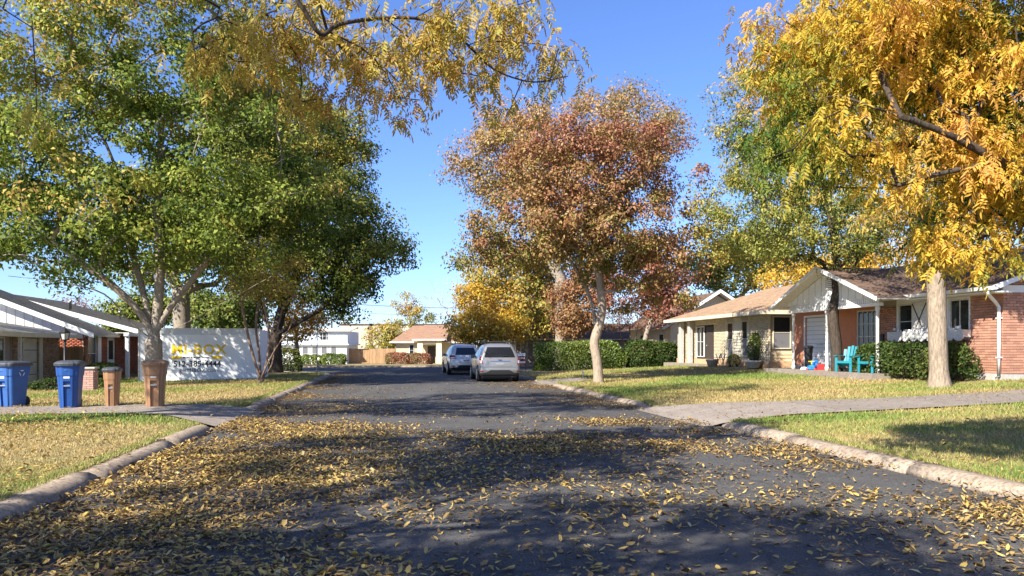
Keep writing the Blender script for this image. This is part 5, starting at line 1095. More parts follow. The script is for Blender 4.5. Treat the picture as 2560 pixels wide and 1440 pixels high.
L_PECB = leaf_mat("browning_pecan_leaves", [(0, (.10, .14, .03)), (.3, (.25, .26, .05)), (.55, (.42, .34, .06)), (.8, (.50, .34, .06)), (1, (.38, .22, .08))], transl=.42, rough=.5, spec=.3, vj=.2)

# big green oak on the left verge
b = GY(385, 29.0)
W = lambda px, py, Y=29.0: P(px, py, Y)
tree("oak_tree", "large green oak with sweeping limbs behind the brown bins", b, [W(386, 930), W(384, 870), W(384, 838)],
     px_lobes(29, [(420, 80, 330, 240, 0, 5.5), (180, 330, 300, 240, 0, 5.5), (600, 330, 250, 230, .5, 5.5), (90, 560, 330, 150, -.5, 5), (400, 540, 330, 130, 0, 6), (690, 560, 230, 120, .5, 5), (-160, 400, 220, 300, 1, 5), (40, 120, 260, 240, 0, 5), (380, -180, 300, 200, 0, 5)]),
     820, 110, .155, .09, .5, L_OAK, M_BARK_OAK, .31, 101, tint=(.42, .17, .17), hgrad=.5, limbs=[
         [W(384, 850), W(395, 760, 29.2), W(400, 660, 29.4), W(395, 540, 29.6), W(400, 380, 29.8), W(410, 200, 30)],
         [W(383, 850), W(320, 800, 28.6), W(260, 735, 28.2), W(150, 705, 27.6), W(20, 690, 27)], [W(384, 840), W(340, 770, 28.8), (W(270, 705, 28.4)), W(180, 640, 28), W(80, 560, 27.6)],
         [W(386, 850), W(430, 825, 28.8), W(500, 790, 28.4), W(580, 745, 28.2), W(680, 690, 28)], [W(386, 840), W(425, 770, 29.3), W(480, 700, 29.6), W(560, 600, 29.8), W(640, 470, 30)],
         [W(384, 845), W(350, 700, 29.5), W(320, 600, 30), W(270, 470, 30.6)]], r_tip=.011, flare=1.25, shell=.35, flat=.62)
# live oak farther on, its crown reaching over the road
b = GY(690, 43.5); W2 = lambda px, py, Y=43.5: P(px, py, Y)
tree("oak_tree", "dark live oak behind the twisted brown stems, crown over the road", b, [W2(690, 900), W2(688, 860), W2(690, 830)],
     px_lobes(43.5, [(810, 560, 190, 130, 0, 6), (900, 640, 130, 90, -1, 4.5), (740, 420, 200, 170, 1, 6), (830, 330, 100, 110, 1, 4), (660, 600, 190, 120, 0, 6), (880, 745, 80, 70, 0, 4), (930, 620, 95, 70, 1, 4), (760, 720, 140, 50, 1, 5), (640, 300, 180, 130, 2, 5)]),
     620, 100, .185, .105, .6, L_LIVE, M_BARK_DARK, .36, 102, tint=(.6, .2, .15), hgrad=.5, limbs=[  # hgrad puts a lit top and dark underside into the leaf tint
         [W2(690, 840), W2(730, 815, 43), W2(790, 780, 42.6), W2(850, 740, 42.2)], [W2(689, 840), W2(660, 790), W2(640, 700, 44)], [W2(690, 835), W2(710, 760, 44), W2(760, 640, 44.5), W2(800, 480, 45)]], shell=.35, flat=.6)
# thick pale trunk behind the container and other greens beyond the left houses
def far_tree(label, px, Y, lobes, ncl, per, L, lm, seed, bm=None, r=.25, tint=(.5, .2, .15), trunk_top=None, name="tree", group=None, cr=.8, hgrad=.2, base_z=None, shell=.4):
    b = GY(px, Y)
    if base_z is not None: b[2] = base_z
    top = trunk_top or (px, 860); tp = P(top[0], top[1], Y); tp[2] = max(tp[2], b[2] + 1.0)
    return tree(name, label, b, [(b + tp) / 2 + [.05, 0, 0], tp], px_lobes(Y, lobes), ncl, per, L, L * .58, cr, lm, bm or M_BARK_OAK, r, seed, tint=tint, hgrad=hgrad, r_tip=.014, shell=shell, nscale=.5)
far_tree("broad tree with a thick pale trunk behind the white container", 455, 47, [(440, 560, 190, 130, 0, 5), (560, 640, 150, 90, 0, 4), (330, 650, 120, 80, 0, 4), (640, 480, 150, 120, 0, 4)], 190, 60, .24, L_OAK, 103, r=.5, tint=(.5, .2, .15), trunk_top=(452, 740))
far_tree("dense green tree beyond the red brick house roof", 335, 62, [(335, 800, 70, 50, 0, 3), (380, 770, 50, 40, 0, 3)], 70, 70, .28, L_LIVE, 104)
far_tree("bare purplish small tree above the left roofs", 185, 66, [(190, 770, 45, 28, 0, 2.5)], 60, 6, .2, L_RUST, 105, bm=M_BARK_MYRTLE, r=.12)
far_tree("green tree filling the gap right of the container", 560, 58, [(560, 800, 90, 55, 0, 3.5), (500, 770, 60, 50, 0, 3), (610, 760, 60, 60, 0, 3)], 110, 70, .28, L_YG, 106, tint=(.3, .2, .15))
far_tree("yellowing young tree with a thin pale trunk by the corner hedge", 742, 50, [(745, 800, 70, 40, 0, 2), (775, 770, 55, 45, 0, 2), (720, 840, 40, 20, 0, 1.5)], 70, 34, .17, L_YEL, 107, bm=M_BARK_GREY, r=.11, trunk_top=(742, 850), cr=.5)
# twisted brown stems (crape myrtle) by the container
b = GP(652, 957); W3 = lambda px, py, d=0: P(px, py, b[1] + d)
tree("crape_myrtle", "twisted multi stemmed brown tree at the end of the white container", b, [], px_lobes(b[1], [(640, 690, 100, 60, 0, 1.6), (715, 680, 80, 60, 0, 1.5), (590, 730, 50, 40, 0, 1.2), (690, 740, 60, 30, .3, 1.2)]),
     130, 22, .09, .05, .28, L_LIVE, M_BARK_MYRTLE, .13, 108, tint=(.75, .2, .2), stems=[[W3(636, 900, -.2), W3(618, 830, -.3), W3(604, 760, -.4)], [W3(648, 890, .2), W3(640, 810, .2), W3(650, 740, .3)], [W3(668, 900, 0), W3(672, 830, 0), W3(660, 760, .2)], [W3(680, 910, .3), W3(690, 840, .4), W3(706, 770, .5)], [W3(664, 920, -.3), W3(690, 870, -.4), W3(724, 820, -.5), W3(740, 770, -.5)]], r_tip=.008, flare=1.1)
# right side: red oak with the kinked pale trunk
b = GP(1497, 957); Yr = b[1]; W4 = lambda px, py, d=0: P(px, py, Yr + d)
tree("red_oak_tree", "red brown oak with a kinked pale trunk by the right kerb", b, [W4(1493, 905), W4(1486, 862), W4(1490, 838), W4(1500, 805), W4(1505, 765), W4(1499, 700), W4(1498, 660)],
     px_lobes(Yr, [(1470, 430, 220, 130, 0, 3.6), (1560, 380, 150, 100, .3, 3), (1350, 560, 190, 100, -.2, 3.4), (1600, 560, 170, 110, .2, 3.2), (1230, 640, 130, 55, 0, 2.4), (1150, 640, 60, 30, 0, 1.2), (1480, 600, 220, 90, 0, 3.6), (1680, 650, 100, 80, 0, 2.4), (1400, 350, 110, 60, 0, 2), (1600, 740, 100, 55, -.3, 1.6), (1690, 735, 80, 50, -.3, 1.4), (1560, 660, 130, 70, 0, 2.4), (1700, 480, 70, 80, 0, 2), (1330, 420, 80, 70, 0, 2)]),
     470, 90, .125, .07, .32, L_RED, M_BARK_PALE, .185, 111, tint=(.52, .14, .16), hgrad=.7, limbs=[[W4(1500, 725), W4(1530, 728, -.2), W4(1560, 722, -.3), W4(1620, 700, -.5)], [W4(1490, 830), W4(1480, 760, .3), W4(1455, 700, .5), W4(1420, 640, .6)], [W4(1498, 680), W4(1500, 560), W4(1520, 450, .2), W4(1530, 340, .3)], [W4(1498, 690), W4(1450, 620, -.3), W4(1380, 560, -.5)]], r_tip=.009, flare=1.25, shell=.3)
# tall tan tree behind it
far_tree("tall tan tree rising behind the red oak", 1400, 56, [(1430, 330, 200, 90, 0, 4.5), (1600, 330, 110, 90, 0, 3.5), (1500, 260, 70, 50, 0, 2), (1590, 250, 50, 45, 0, 2), (1210, 420, 120, 75, 0, 3.5), (1310, 400, 140, 110, 0, 4), (1690, 330, 50, 60, 0, 2), (1360, 500, 180, 90, 0, 4), (1250, 320, 80, 70, 0, 2.5)], 420, 62, .2, L_TAN, 112, bm=M_BARK_OAK, r=.4, tint=(.5, .2, .16), trunk_top=(1400, 720), cr=.7)
far_tree("yellow green tree behind the parked cars and hedge", 1310, 64, [(1300, 740, 115, 110, 0, 4), (1220, 700, 70, 55, 0, 3), (1380, 680, 100, 90, 0, 3.5), (1300, 640, 110, 50, 0, 3), (1400, 790, 60, 60, 0, 2.5)], 240, 60, .26, L_YG, 113, r=.3, tint=(.62, .22, .16), cr=.8)
far_tree("small golden tree beside the brown roofed house", 1200, 60, [(1205, 810, 90, 55, 0, 2.6), (1180, 750, 60, 45, 0, 2.2), (1265, 820, 60, 40, 0, 2), (1140, 830, 30, 25, 0, 1.2)], 130, 60, .2, L_YEL, 114, r=.16, tint=(.66, .2, .14), cr=.55, trunk_top=(1200, 862))
far_tree("rust red tree behind the left end of the hedge", 1440, 52, [(1440, 760, 70, 70, 0, 2.2), (1480, 720, 60, 60, 0, 2), (1420, 810, 40, 30, 0, 1.5)], 120, 52, .17, L_RUST, 115, r=.13, tint=(.4, .2, .16), cr=.5)
far_tree("deep red tree behind the red oak canopy", 1610, 50, [(1590, 690, 90, 55, 0, 2.5), (1660, 700, 70, 60, 0, 2.5), (1540, 740, 50, 40, 0, 1.5), (1660, 765, 100, 35, 0, 1.5)], 120, 52, .18, L_RUST, 116, r=.16, tint=(.62, .2, .14), cr=.55)
b = GP(1583, 921); Ym = b[1]; W5 = lambda px, py, d=0: P(px, py, Ym + d)
tree("crape_myrtle", "small orange leaved tree forking low in front of the shade-coloured hedge", b, [], px_lobes(Ym, [(1590, 780, 80, 40, 0, 1.5), (1670, 785, 75, 35, 0, 1.4), (1530, 790, 40, 40, 0, 1.2), (1720, 800, 45, 25, 0, 1)]), 120, 26, .10, .055, .26, L_RUST, M_BARK_MYRTLE, .12, 117, tint=(.3, .2, .25),
     stems=[[W5(1570, 880), W5(1552, 840, -.1), W5(1530, 800, -.2)], [W5(1578, 870, .2), W5(1575, 830, .3), W5(1566, 780, .4)], [W5(1590, 880), W5(1612, 840, .1), W5(1640, 800, .2)], [W5(1586, 870, -.2), W5(1594, 820, -.3), W5(1600, 780, -.3)]], r_tip=.008, flare=1.1)
# trees in front of the pink house
b = GP(2094, 940); Yp = b[1]; W6 = lambda px, py, d=0: P(px, py, Yp + d)
tree("elm_tree", "yellow green tree with a dark forked trunk before the porch", b, [W6(2090, 860), W6(2082, 790), W6(2092, 740), W6(2098, 700)],
     px_lobes(Yp, [(1900, 300, 110, 180, .5, 2.6), (1890, 540, 140, 120, 0, 2.8), (2050, 560, 190, 110, 0, 3), (1840, 640, 70, 50, 0, 1.6), (2170, 600, 100, 60, 0, 2), (1960, 160, 100, 110, .8, 2.2), (2120, 400, 160, 190, .5, 3), (1805, 480, 75, 90, 0, 1.6), (1850, 250, 75, 120, .4, 1.6), (1790, 600, 60, 50, 0, 1.2), (2050, 180, 130, 160, .8, 2.6), (1960, 420, 130, 110, 0, 2.5)]),
     560, 70, .12, .05, .31, L_YG, M_BARK_DARK, .19, 121, tint=(.5, .2, .16), hgrad=.1, limbs=[[W6(2085, 770), W6(2110, 700, -.2), W6(2150, 650, -.3), W6(2200, 600, -.4)], [W6(2095, 715), W6(2060, 660, .1), W6(2000, 640, .2), W6(1920, 610, .3)], [W6(2098, 705), W6(2080, 560, .2), W6(2040, 380, .4), W6(1980, 200, .6)]], r_tip=.008, shell=.3, flare=1.2)
b = GP(2349, 969); Yq = b[1]; W7 = lambda px, py, d=0: P(px, py, Yq + d)
tree("pecan_tree", "thick pale grey trunked tree in front of the window boxes", b, [W7(2346, 900), W7(2343, 800), W7(2340, 710), W7(2335, 650)],
     px_lobes(Yq, [(2330, 380, 200, 190, 0, 3), (2480, 450, 160, 160, 0, 3), (2250, 560, 110, 70, 0, 2), (2420, 250, 200, 180, .5, 3), (2230, 420, 110, 120, 0, 2.4)]),
     380, 60, .12, .042, .32, L_YG, M_BARK_GREY, .235, 122, tint=(.66, .18, .15), limbs=[[W7(2340, 722), W7(2300, 712, -.2), W7(2265, 690, -.3), W7(2215, 655, -.4)], [W7(2337, 680), W7(2300, 600, .2), W7(2280, 500, .3)], [W7(2336, 680), W7(2390, 560, 0), W7(2450, 420, .2)]], r_tip=.008, shell=.35, flare=1.5)
far_tree("golden tree showing above the tan roof", 1990, 58, [(1990, 690, 90, 50, 0, 3), (2080, 680, 90, 50, 0, 3), (2230, 640, 120, 60, 0, 3)], 120, 60, .24, L_YEL, 123, tint=(.7, .18, .14), r=.2)
far_tree("olive tree behind the satellite dish", 1860, 66, [(1850, 660, 110, 75, 0, 4), (1760, 640, 80, 80, 0, 3), (1920, 620, 90, 70, 0, 3)], 150, 60, .28, L_YG, 124, tint=(.45, .2, .14), r=.25)
# far centre
far_tree("bare winter tree above the warehouse roof", 1120, 118, [(1120, 740, 75, 55, 0, 4), (1180, 730, 50, 60, 0, 3), (1070, 760, 40, 40, 0, 3)], 170, 0, .2, L_TAN, 131, bm=bark("bleached_bark", (.42, .36, .3), (.3, .26, .22)), r=.28, trunk_top=(1150, 820), base_z=-.5)
far_tree("thin yellowing tree left of the bare one", 1030, 112, [(1012, 755, 34, 32, 0, 2), (1050, 790, 40, 26, 0, 2)], 46, 26, .3, L_YG, 132, tint=(.6, .2, .15), r=.15, base_z=-.5, cr=.6)
far_tree("pale green drooping tree behind the plank fence", 955, 104, [(955, 850, 45, 45, 0, 2.5), (990, 835, 30, 35, 0, 2)], 60, 44, .3, L_YG, 133, tint=(.5, .18, .12), r=.14, base_z=-.5, cr=.7)
far_tree("leafy tree rising right of the golden tree", 1340, 84, [(1350, 800, 90, 60, 0, 4), (1260, 830, 70, 40, 0, 3)], 90, 60, .34, L_YG, 134, tint=(.45, .2, .14), base_z=-.3)

def hedge(name, label, base, rz, prims, n, L, lm, seed, tint=(.5, .2, .14), cat="hedge", W=.6, group=None):
    """leafy shell over boxes and ellipsoids (local x, y, z centre; half sizes; box power), twigs inside"""
    r = np.random.default_rng(seed); root = thing(name, label, cat, base, rz, group); pos, outd = [], []
    area = np.array([p[1][0] * p[1][1] + p[1][0] * p[1][2] + p[1][1] * p[1][2] for p in prims]); cnt = (n * area / area.sum()).astype(int)
    for (c, h, e), k in zip(prims, cnt):
        d = norm(r.normal(size=(k, 3))); d[:, 2] = np.where(d[:, 2] < -.6, -d[:, 2], d[:, 2])
        rad = (np.abs(d) ** e).sum(1) ** (-1 / e); q = d * rad[:, None] * (1 + .06 * snoise(d * 3, 2, seed) - np.abs(r.normal(size=k))[:, None].ravel() * .09)[:, None]
        pos.append(q * h + c); outd.append(norm(d / np.array(h)))
    pos = np.concatenate(pos); outd = np.concatenate(outd); pos[:, 2] = np.maximum(pos[:, 2], .02); k = len(pos)
    nr = norm(r.normal(size=(k, 3)) * .8 + outd * .7 + [0, 0, .25]); ax = norm(r.normal(size=(k, 3)) + outd * .5); ax = norm(ax - nr * np.sum(ax * nr, 1, keepdims=True)); LL = L * r.uniform(.7, 1.3, k)
    v, f = leaf_arrays(pos, ax, nr, LL, LL * W); t = np.clip(tint[0] + tint[1] * snoise(pos, 1.6, seed) * .7 + tint[2] * r.normal(size=k), 0, 1)
    link("foliage", np_mesh("foliage", v, f, lm, t), root)
    mb = MB()
    for (c, h, e) in prims:
        for _ in range(int(6 + 14 * h[0])):
            x = c[0] + r.uniform(-.7, .7) * h[0]; y = c[1] + r.uniform(-.6, .6) * h[1]; mb.tube([(x, y, -.02), (x + r.normal() * .08, y + r.normal() * .08, c[2]), (x + r.normal() * .2 * h[0], y + r.normal() * .3 * h[1], c[2] + h[2] * .75)], [.02, .014, .006], 4)
    mb.build("stems", M_BARK_DARK, root); return root
# clipped hedge across the right lawns
a = GY(1340, 46.5); c_ = GY(1560, 46.5); Lh = (c_[0] - a[0]) / 2
hedge("clipped_hedge", "clipped bright green box hedge left of the red oak trunk", ((a[0] + c_[0]) / 2, 46.5, a[2] - .1), TH * .6, [((0, 0, .85), (Lh, .65, 1.0), 6)], 27000, .11, L_HEDGE, 201, tint=(.55, .18, .14))
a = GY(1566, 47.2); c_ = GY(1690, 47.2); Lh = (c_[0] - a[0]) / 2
hedge("shade_tinted_hedge", "hedge right of the red oak trunk before the entry posts, tree shade coloured into its leaves", ((a[0] + c_[0]) / 2, 47.2, a[2] - .1), TH * .6, [((-Lh * .45, 0, .85), (Lh * .58, .7, 1.05), 4), ((Lh * .5, .1, .8), (Lh * .55, .7, .98), 4)], 15000, .12, L_BUSH_HEDGESHADE, 205, tint=(.4, .2, .14))  # rest of the clipped hedge; tree shade on it is put into leaf colour
p0 = GY(745, 52); hedge("corner_hedge", "dark rounded hedge at the left street corner", (p0[0], 47.2, .1), TH, [((0, 0, .55), (1.5, .6, .75), 4), ((-1.6, .2, .5), (.9, .6, .6), 3)], 9000, .11, L_BUSH_HEDGESHADE, 202, tint=(.6, .2, .15))
p0 = P(835, 900, 84); hedge("low_hedge", "low clipped green hedge in front of the white house", (p0[0], 84, -.3), 0, [((0, 0, .45), (1.3, .5, .65), 4), ((-2.6, .3, .4), (1.3, .5, .55), 4)], 5000, .17, L_HEDGE, 203)
p0 = P(1020, 900, 88); hedge("reddening_hedge", "low reddening shrub row in front of the brown roofed house", (p0[0], 88, -.33), 0, [((-1.1, 0, .55), (1.5, .6, .72), 3.5), ((1.4, 0, .5), (1.3, .6, .7), 3.5)], 6500, .16, L_HROW, 204, tint=(.6, .25, .15))
# bushes under the window boxes of the pink house
rb = np.random.default_rng(9)
for i, (y, w_, h_, lab) in enumerate(((4.45, .6, .5, "dark bush nearest the porch under the window boxes"), (3.75, .8, .52, "dark bush behind the thick grey trunk"), (2.45, .75, .5, "dark bush right of the thick grey trunk"), (1.1, .85, .5, "dark bush at the house corner by the downspout"))):
    hedge("bush", lab, S(16.75 - .85, 19.1 + y, .55), TH, [((0, 0, h_ * .95), (.62, w_, h_ * 1.15), 3), ((.1, .2, h_ * 1.2), (.5, w_ * .6, h_), 2.5)], 4200, .085, L_BUSH_HEDGESHADE, 210 + i, tint=(.5, .22, .18), cat="bush", group="bushes under the window boxes")
b = GP(1884, 918); hedge("flowering_shrub", "loose shrub with pale blooms against the cream brick wall", (b[0] + .3, b[1] + .3, b[2]), TH, [((0, 0, .85), (.5, .5, .62), 2), ((.15, .1, .45), (.45, .45, .5), 2), ((-.1, 0, 1.2), (.3, .3, .4), 2)], 2600, .09, L_HEDGE, 220, tint=(.5, .25, .25), cat="shrub")
b = GP(1838, 917); hedge("small_shrub", "small yellow green plant by the cream house foundation", (b[0], b[1] + .2, b[2]), TH, [((0, 0, .28), (.3, .3, .32), 2)], 500, .08, L_YG, 221, tint=(.5, .2, .2), cat="shrub")
b = GP(100, 982); hedge("foundation_plant", "low dark plant in front of the garage brick wall", (b[0] + .2, b[1] + 1.5, b[2]), TH, [((0, 0, .15), (1.4, .3, .28), 2.5)], 1200, .09, L_BUSH_HEDGESHADE, 222, cat="shrub")
b = GY(255, 34); hedge("porch_shrub", "dark shrub beside the red brick house porch", (b[0], b[1], b[2]), TH, [((0, 0, .35), (.7, .5, .5), 2.5)], 2200, .09, L_BUSH_HEDGESHADE, 223, cat="shrub")

# ---- pecans standing over the camera's end of the street, trunks outside the frame
def compound(rng_, n=11, L=.34, lf=.105, lw=.034):
    """pinnate leaf along +x drooping to -z: list of leaflet (base, axis, normal, length, width)"""
    out = []; pairs = (n - 1) // 2
    for k in range(pairs):
        x = L * (.22 + .7 * k / pairs); z = -.25 * L * (x / L) ** 2
        for sg in (-1, 1):
            a = norm(np.array([.55 + rng_.normal() * .12, sg * 1.0, -.55 + rng_.normal() * .25])); out.append(((x, 0, z), a, norm(np.array([-.1, sg * -.35 + rng_.normal() * .2, 1.0])), lf * rng_.uniform(.75, 1.15) * (.75 + .5 * k / pairs), lw * rng_.uniform(.8, 1.2)))
    out.append(((L * .95, 0, -.25 * L), norm(np.array([1, rng_.normal() * .2, -.5])), np.array([.3, 0, 1.0]), lf * 1.1, lw)); return out
def pecan(name, label, base, trunk, limbs, lobes, ncl, per, lm_, r_base, seed, tintf, spread=.32, scale=1.0, single=300, pw=1.25, gap=None, r_tip=.006, cat="tree"):
    rng = np.random.default_rng(seed); root = thing(name, label, cat, base); base = np.asarray(base, float); sk = Skeleton(rng)
    last = sk.path([base + [0, 0, -.1]] + [np.asarray(t, float) for t in trunk], step=.3, wob=.015); first = last
    for lb in limbs: sk.limb(lb, step=.35, wob=.03)
    A, _ = lobe_points(rng, lobes, ncl, .3); sk.attract(A, first, bias=.25, step=.45, wob=.07, up=.12); sk.mesh("trunk", M_BARK_DARK, r_base, r_tip, root, pw=pw)
    sk.ends = [e for e in sk.ends if gap is None or not gap(sk.p[e]) or rng.uniform() < .82]
    ends = np.array([sk.p[i] for i in sk.ends]); prev = np.array([sk.p[sk.par[i]] for i in sk.ends]); C = np.concatenate([ends, (ends + prev) / 2]); N = len(C) * per
    c = np.repeat(C, per, 0) + rng.normal(size=(N, 3)) * spread * np.array([1, 1, .7]) * .6; yaw = rng.uniform(0, 6.283, N); pit = rng.uniform(.1, 1.2, N); sc = scale * rng.uniform(.7, 1.2, N)
    X = np.stack([np.cos(yaw) * np.cos(pit), np.sin(yaw) * np.cos(pit), -np.sin(pit)], 1); Zv = np.stack([np.cos(yaw) * np.sin(pit), np.sin(yaw) * np.sin(pit), np.cos(pit)], 1); Zv = norm(Zv + rng.normal(size=(N, 3)) * .3); Zv = norm(Zv - X * np.sum(X * Zv, 1, keepdims=True)); Yv = np.cross(Zv, X)
    tint = np.clip(tintf(c, rng), 0, 1)
    Y = np.maximum(.3, c[:, 1]); px = 1280 + F * (c + X * .17)[:, 0] / Y; py = HZ - F * ((c + X * .17)[:, 2] - CZ) / Y; sc = sc * np.where((py < -150) | (px < -200) | (px > 2760) | (c[:, 1] < 2), 1.3 / scale, 1); inside = (px > 10) & (px < 2550) & (py > 10) & (py < 1430) & (c[:, 1] > 1)
    size = np.where(inside, sc / Y, 0); big = np.argsort(-size)[:single]; isbig = np.zeros(N, bool); isbig[big] = True; rest = np.where(~isbig)[0]
    kinds = [compound(np.random.default_rng(seed * 10 + i), n=[11, 9, 13, 11][i % 4], L=[.34, .28, .38, .31][i % 4]) for i in range(6)]
    parts, off = [], 0
    for lens in (True, False):
        P0, AX, NR, LL, WW, TT = [], [], [], [], [], []
        for j in range(6):
            q = rest[(rest % 6 == j) & (inside[rest] == lens)]
            if not len(q): continue
            for (p_, a_, n_, l_, w_) in kinds[j]:
                R = lambda w: X[q] * w[0] + Yv[q] * w[1] + Zv[q] * w[2]
                P0.append(c[q] + R(p_) * sc[q][:, None]); AX.append(norm(R(a_))); NR.append(norm(R(n_))); LL.append(l_ * sc[q] * rng.uniform(.85, 1.15, len(q))); WW.append(w_ * sc[q]); TT.append(np.clip(tint[q] + rng.normal(size=len(q)) * .05, 0, 1))
        v, f = leaf_arrays(*[np.concatenate(x) for x in (P0, AX, NR, LL, WW)], fold=.18, droop=.12, lens=lens); t = np.concatenate(TT)
        parts.append((v, f + off, np.repeat(t, 2) if lens else t)); off += len(v)
    link("crown", np_mesh("crown", np.concatenate([x[0] for x in parts]) - base, np.concatenate([x[1] for x in parts]), lm_, np.concatenate([x[2] for x in parts])), root)["kind"] = "stuff"
    lib = {}
    for i in big:                                                     # the sprays that show largest: a leaf part each, shapes shared
        tb = round(float(tint[i]) * 11); key = (int(i) % 6, tb)
        if key not in lib:
            k = kinds[key[0]]; a = lambda m_: np.array([x[m_] for x in k], float); vv, ff = leaf_arrays(a(0), a(1), a(2), a(3), a(4), fold=.18, droop=.12, lens=True); n0 = len(vv)
            st = np.array([(0, -.002, 0), (.16, -.0015, -.012), (.32, -.001, -.075), (.32, .001, -.075), (.16, .0015, -.012), (0, .002, 0)]); vv = np.concatenate([vv, st]); ff = np.concatenate([ff, [[n0, n0+1, n0+4, n0+5], [n0+1, n0+2, n0+3, n0+4]]])
            lib[key] = np_mesh("leaf", vv, ff, lm_, np.full(len(ff), tb / 11))
        o = bpy.data.objects.new("leaf", lib[key]); COL.objects.link(o); o.parent = root; s_ = sc[i]; t_ = c[i] - base
        o.matrix_local = Matrix(((X[i][0]*s_, Yv[i][0]*s_, Zv[i][0]*s_, t_[0]), (X[i][1]*s_, Yv[i][1]*s_, Zv[i][1]*s_, t_[1]), (X[i][2]*s_, Yv[i][2]*s_, Zv[i][2]*s_, t_[2]), (0, 0, 0, 1)))
    return root
def weigh(w, lobes): return [(a_, b_, w) for a_, b_ in lobes]
Q = lambda px, py, Y: P(px, py, Y)
bR = np.array([7.9, 7.2, .3])
pecan("pecan_tree", "golden pecan leaning in from the right with large drooping leaves", bR, [(7.85, 7.2, 1.2), (7.6, 7.2, 2.2), (7.3, 7.2, 2.6)],
      [[(7.3, 7.2, 2.6), (5.8, 7.1, 2.75), Q(2560, 430, 7.0), Q(2380, 340, 6.9), Q(2250, 290, 6.8), Q(2180, 268, 6.7)], [Q(2180, 268, 6.7), Q(2100, 240, 6.9), Q(2040, 250, 7.1)], [Q(2250, 290, 6.8), Q(2200, 180, 7.2), Q(2190, 60, 7.5)], [(7.3, 7.2, 2.6), (6.2, 8.2, 4.0), Q(2560, 300, 8.4), Q(2430, 200, 8.6)], [(7.5, 7.2, 2.4), (8.2, 7.0, 4.5), (8.4, 6.8, 7)], [(7.4, 7.2, 2.5), (6.4, 6.0, 4.5), (5.0, 5.6, 5.8)]],
      weigh(5, px_lobes(7.4, [(2390, 590, 80, 50, 0, .5), (2540, 530, 50, 80, .4, .6)])) + weigh(1, px_lobes(6.8, [(2480, -120, 300, 110, .2, 1.3)])) + weigh(3, px_lobes(6.8, [(2350, 100, 250, 150, 1.2, 1.3), (2080, 150, 170, 170, 1.0, 1.2), (1965, 70, 80, 80, 1.0, .7), (1990, 320, 140, 90, .7, .8), (2200, 420, 190, 70, 1.0, .9), (2450, 520, 150, 90, 1.1, .9), (1900, 410, 95, 60, .2, .45), (2180, 480, 110, 60, .4, .6), (2420, 620, 90, 70, .6, .5), (2560, 250, 200, 250, .3, 1.2)])) + [((8.6, 8.6, 6.5), np.array([2.2, 2.4, 1.8])), ((9.5, 7.5, 5.5), np.array([2.2, 2.4, 1.8]))],
      1000, 11, L_PEC, .26, 301, lambda p, r: .41 + .34 * snoise(p, 1.5, 5) * .8 + .12 * r.normal(size=len(p)) + .2 * (p[:, 2] - 3.7), scale=.57, spread=.25, pw=.8)  # height term: greener low leaves, plus underside shade put into their tint
bL = np.array([-7.4, .8, .14])
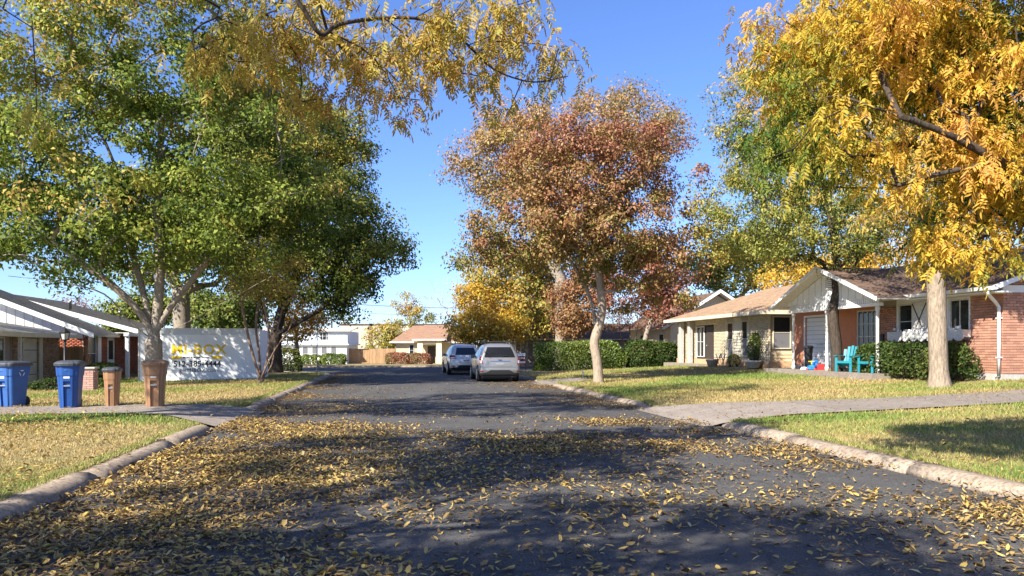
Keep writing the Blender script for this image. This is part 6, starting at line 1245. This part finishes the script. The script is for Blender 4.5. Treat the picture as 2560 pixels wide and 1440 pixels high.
pecan("pecan_tree", "browning pecan with dark limbs arching over the road overhead", bL, [(-7.3, .9, 1.5), (-7.0, 1.2, 3.0), (-6.6, 1.8, 3.9)],
      [[(-6.6, 1.8, 3.9), (-5.2, 4.2, 5.0), Q(650, -60, 7.6), Q(745, 5, 7.6), Q(800, 85, 7.7), Q(850, 60, 7.8), Q(960, 45, 8.0), Q(1060, 50, 8.2), Q(1150, 95, 8.4), Q(1230, 170, 8.6), Q(1330, 205, 8.8), Q(1420, 190, 9.0)], [Q(960, 45, 8.0), Q(1040, 110, 8.2), Q(1110, 190, 8.3), Q(1130, 250, 8.4)], [Q(745, 5, 7.6), Q(730, 60, 7.5), Q(790, 90, 7.6)],
       [(-6.6, 1.8, 3.9), (-6.2, 4.5, 4.9), Q(480, -20, 8.2), Q(482, 80, 8.3), Q(490, 160, 8.3)], [(-6.8, 1.5, 3.4), (-8.5, 3.5, 5.5), (-10, 5.5, 6.5)], [(-6.6, 1.8, 3.9), (-6.0, 0, 6.5), (-5.5, -1.5, 8)], [(-6.6, 1.8, 3.9), (-5.4, .6, 6.2), (-4.4, -.8, 7.2)]],
      weigh(7, px_lobes(8.6, [(570, 110, 100, 90, -.1, .6), (760, 60, 110, 60, 0, .7), (940, 100, 200, 90, 0, 1.1), (1180, 90, 190, 90, .3, 1.1), (1380, 170, 90, 70, .5, .5), (1010, 230, 70, 70, .2, .5), (1220, 270, 70, 60, .6, .5), (680, 130, 120, 90, 0, .7), (1290, 40, 110, 50, .2, .7), (500, 60, 60, 60, 0, .4), (830, 230, 120, 40, .2, .5), (1060, 300, 40, 30, .3, .3)])) + weigh(5, px_lobes(8.6, [(170, 190, 70, 50, 0, .4), (60, 300, 40, 40, 0, .3)])) + [(np.array(a_), np.array(r_)) for a_, r_ in (((-5.2, 3.6, 7.2), (2.0, 2.2, 1.2)), ((-8, 3.0, 8.4), (3.0, 2.8, 1.5)), ((-6.5, -3, 8), (3.2, 3.0, 1.7)), ((-4.6, -1.2, 7.3), (2.0, 2.0, 1.1)), ((-9.5, -1, 6.8), (2.4, 2.6, 1.4)))],
      720, 6, L_PECB, .30, 302, lambda p, r: .58 + .24 * snoise(p, 1.3, 8) * .8 + .13 * r.normal(size=len(p)), scale=.66, spread=.26, gap=lambda p: snoise(np.array([p]), 1.6, 77)[0] > -.15 and (p[1] < 5 or p[0] < -6))
# unseen sparse tree left of the frame, crown shaped to streak the road with shade
b = np.array([-13.4, 9.4, .02])
tree("unseen_ash_tree", "unseen thinly leaved ash left of the frame, crown shaped to shade road and drive", b, [b + [.1, 0, 1.5], b + [.3, .1, 3.2], b + [.6, .2, 5.0]], [(np.array(a_), np.array(r_)) for a_, r_ in (((-12.5, 11.0, 8.6), (2.6, 2.6, 1.8)), ((-8.8, 9.8, 9.2), (2.8, 2.4, 1.3)), ((-5.6, 11.2, 9.9), (2.6, 2.2, 1.2)), ((-9, 13.5, 10.0), (2.6, 2.0, 1.2)), ((-3.6, 13.5, 11.3), (2.4, 2.0, 1.1)), ((-7, 14.6, 10.8), (2.4, 1.8, 1.1)))],
     760, 24, .14, .055, .34, L_PECB, M_BARK_OAK, .26, 303, tint=(.5, .2, .15), limbs=[[b + [.6, .2, 5.0], (-11, 10, 7.4), (-8.5, 10.2, 8.8), (-5.8, 11, 9.8)], [b + [.6, .2, 5.0], (-11.8, 11.5, 7.6), (-9.5, 13, 9.6)]], r_tip=.014)
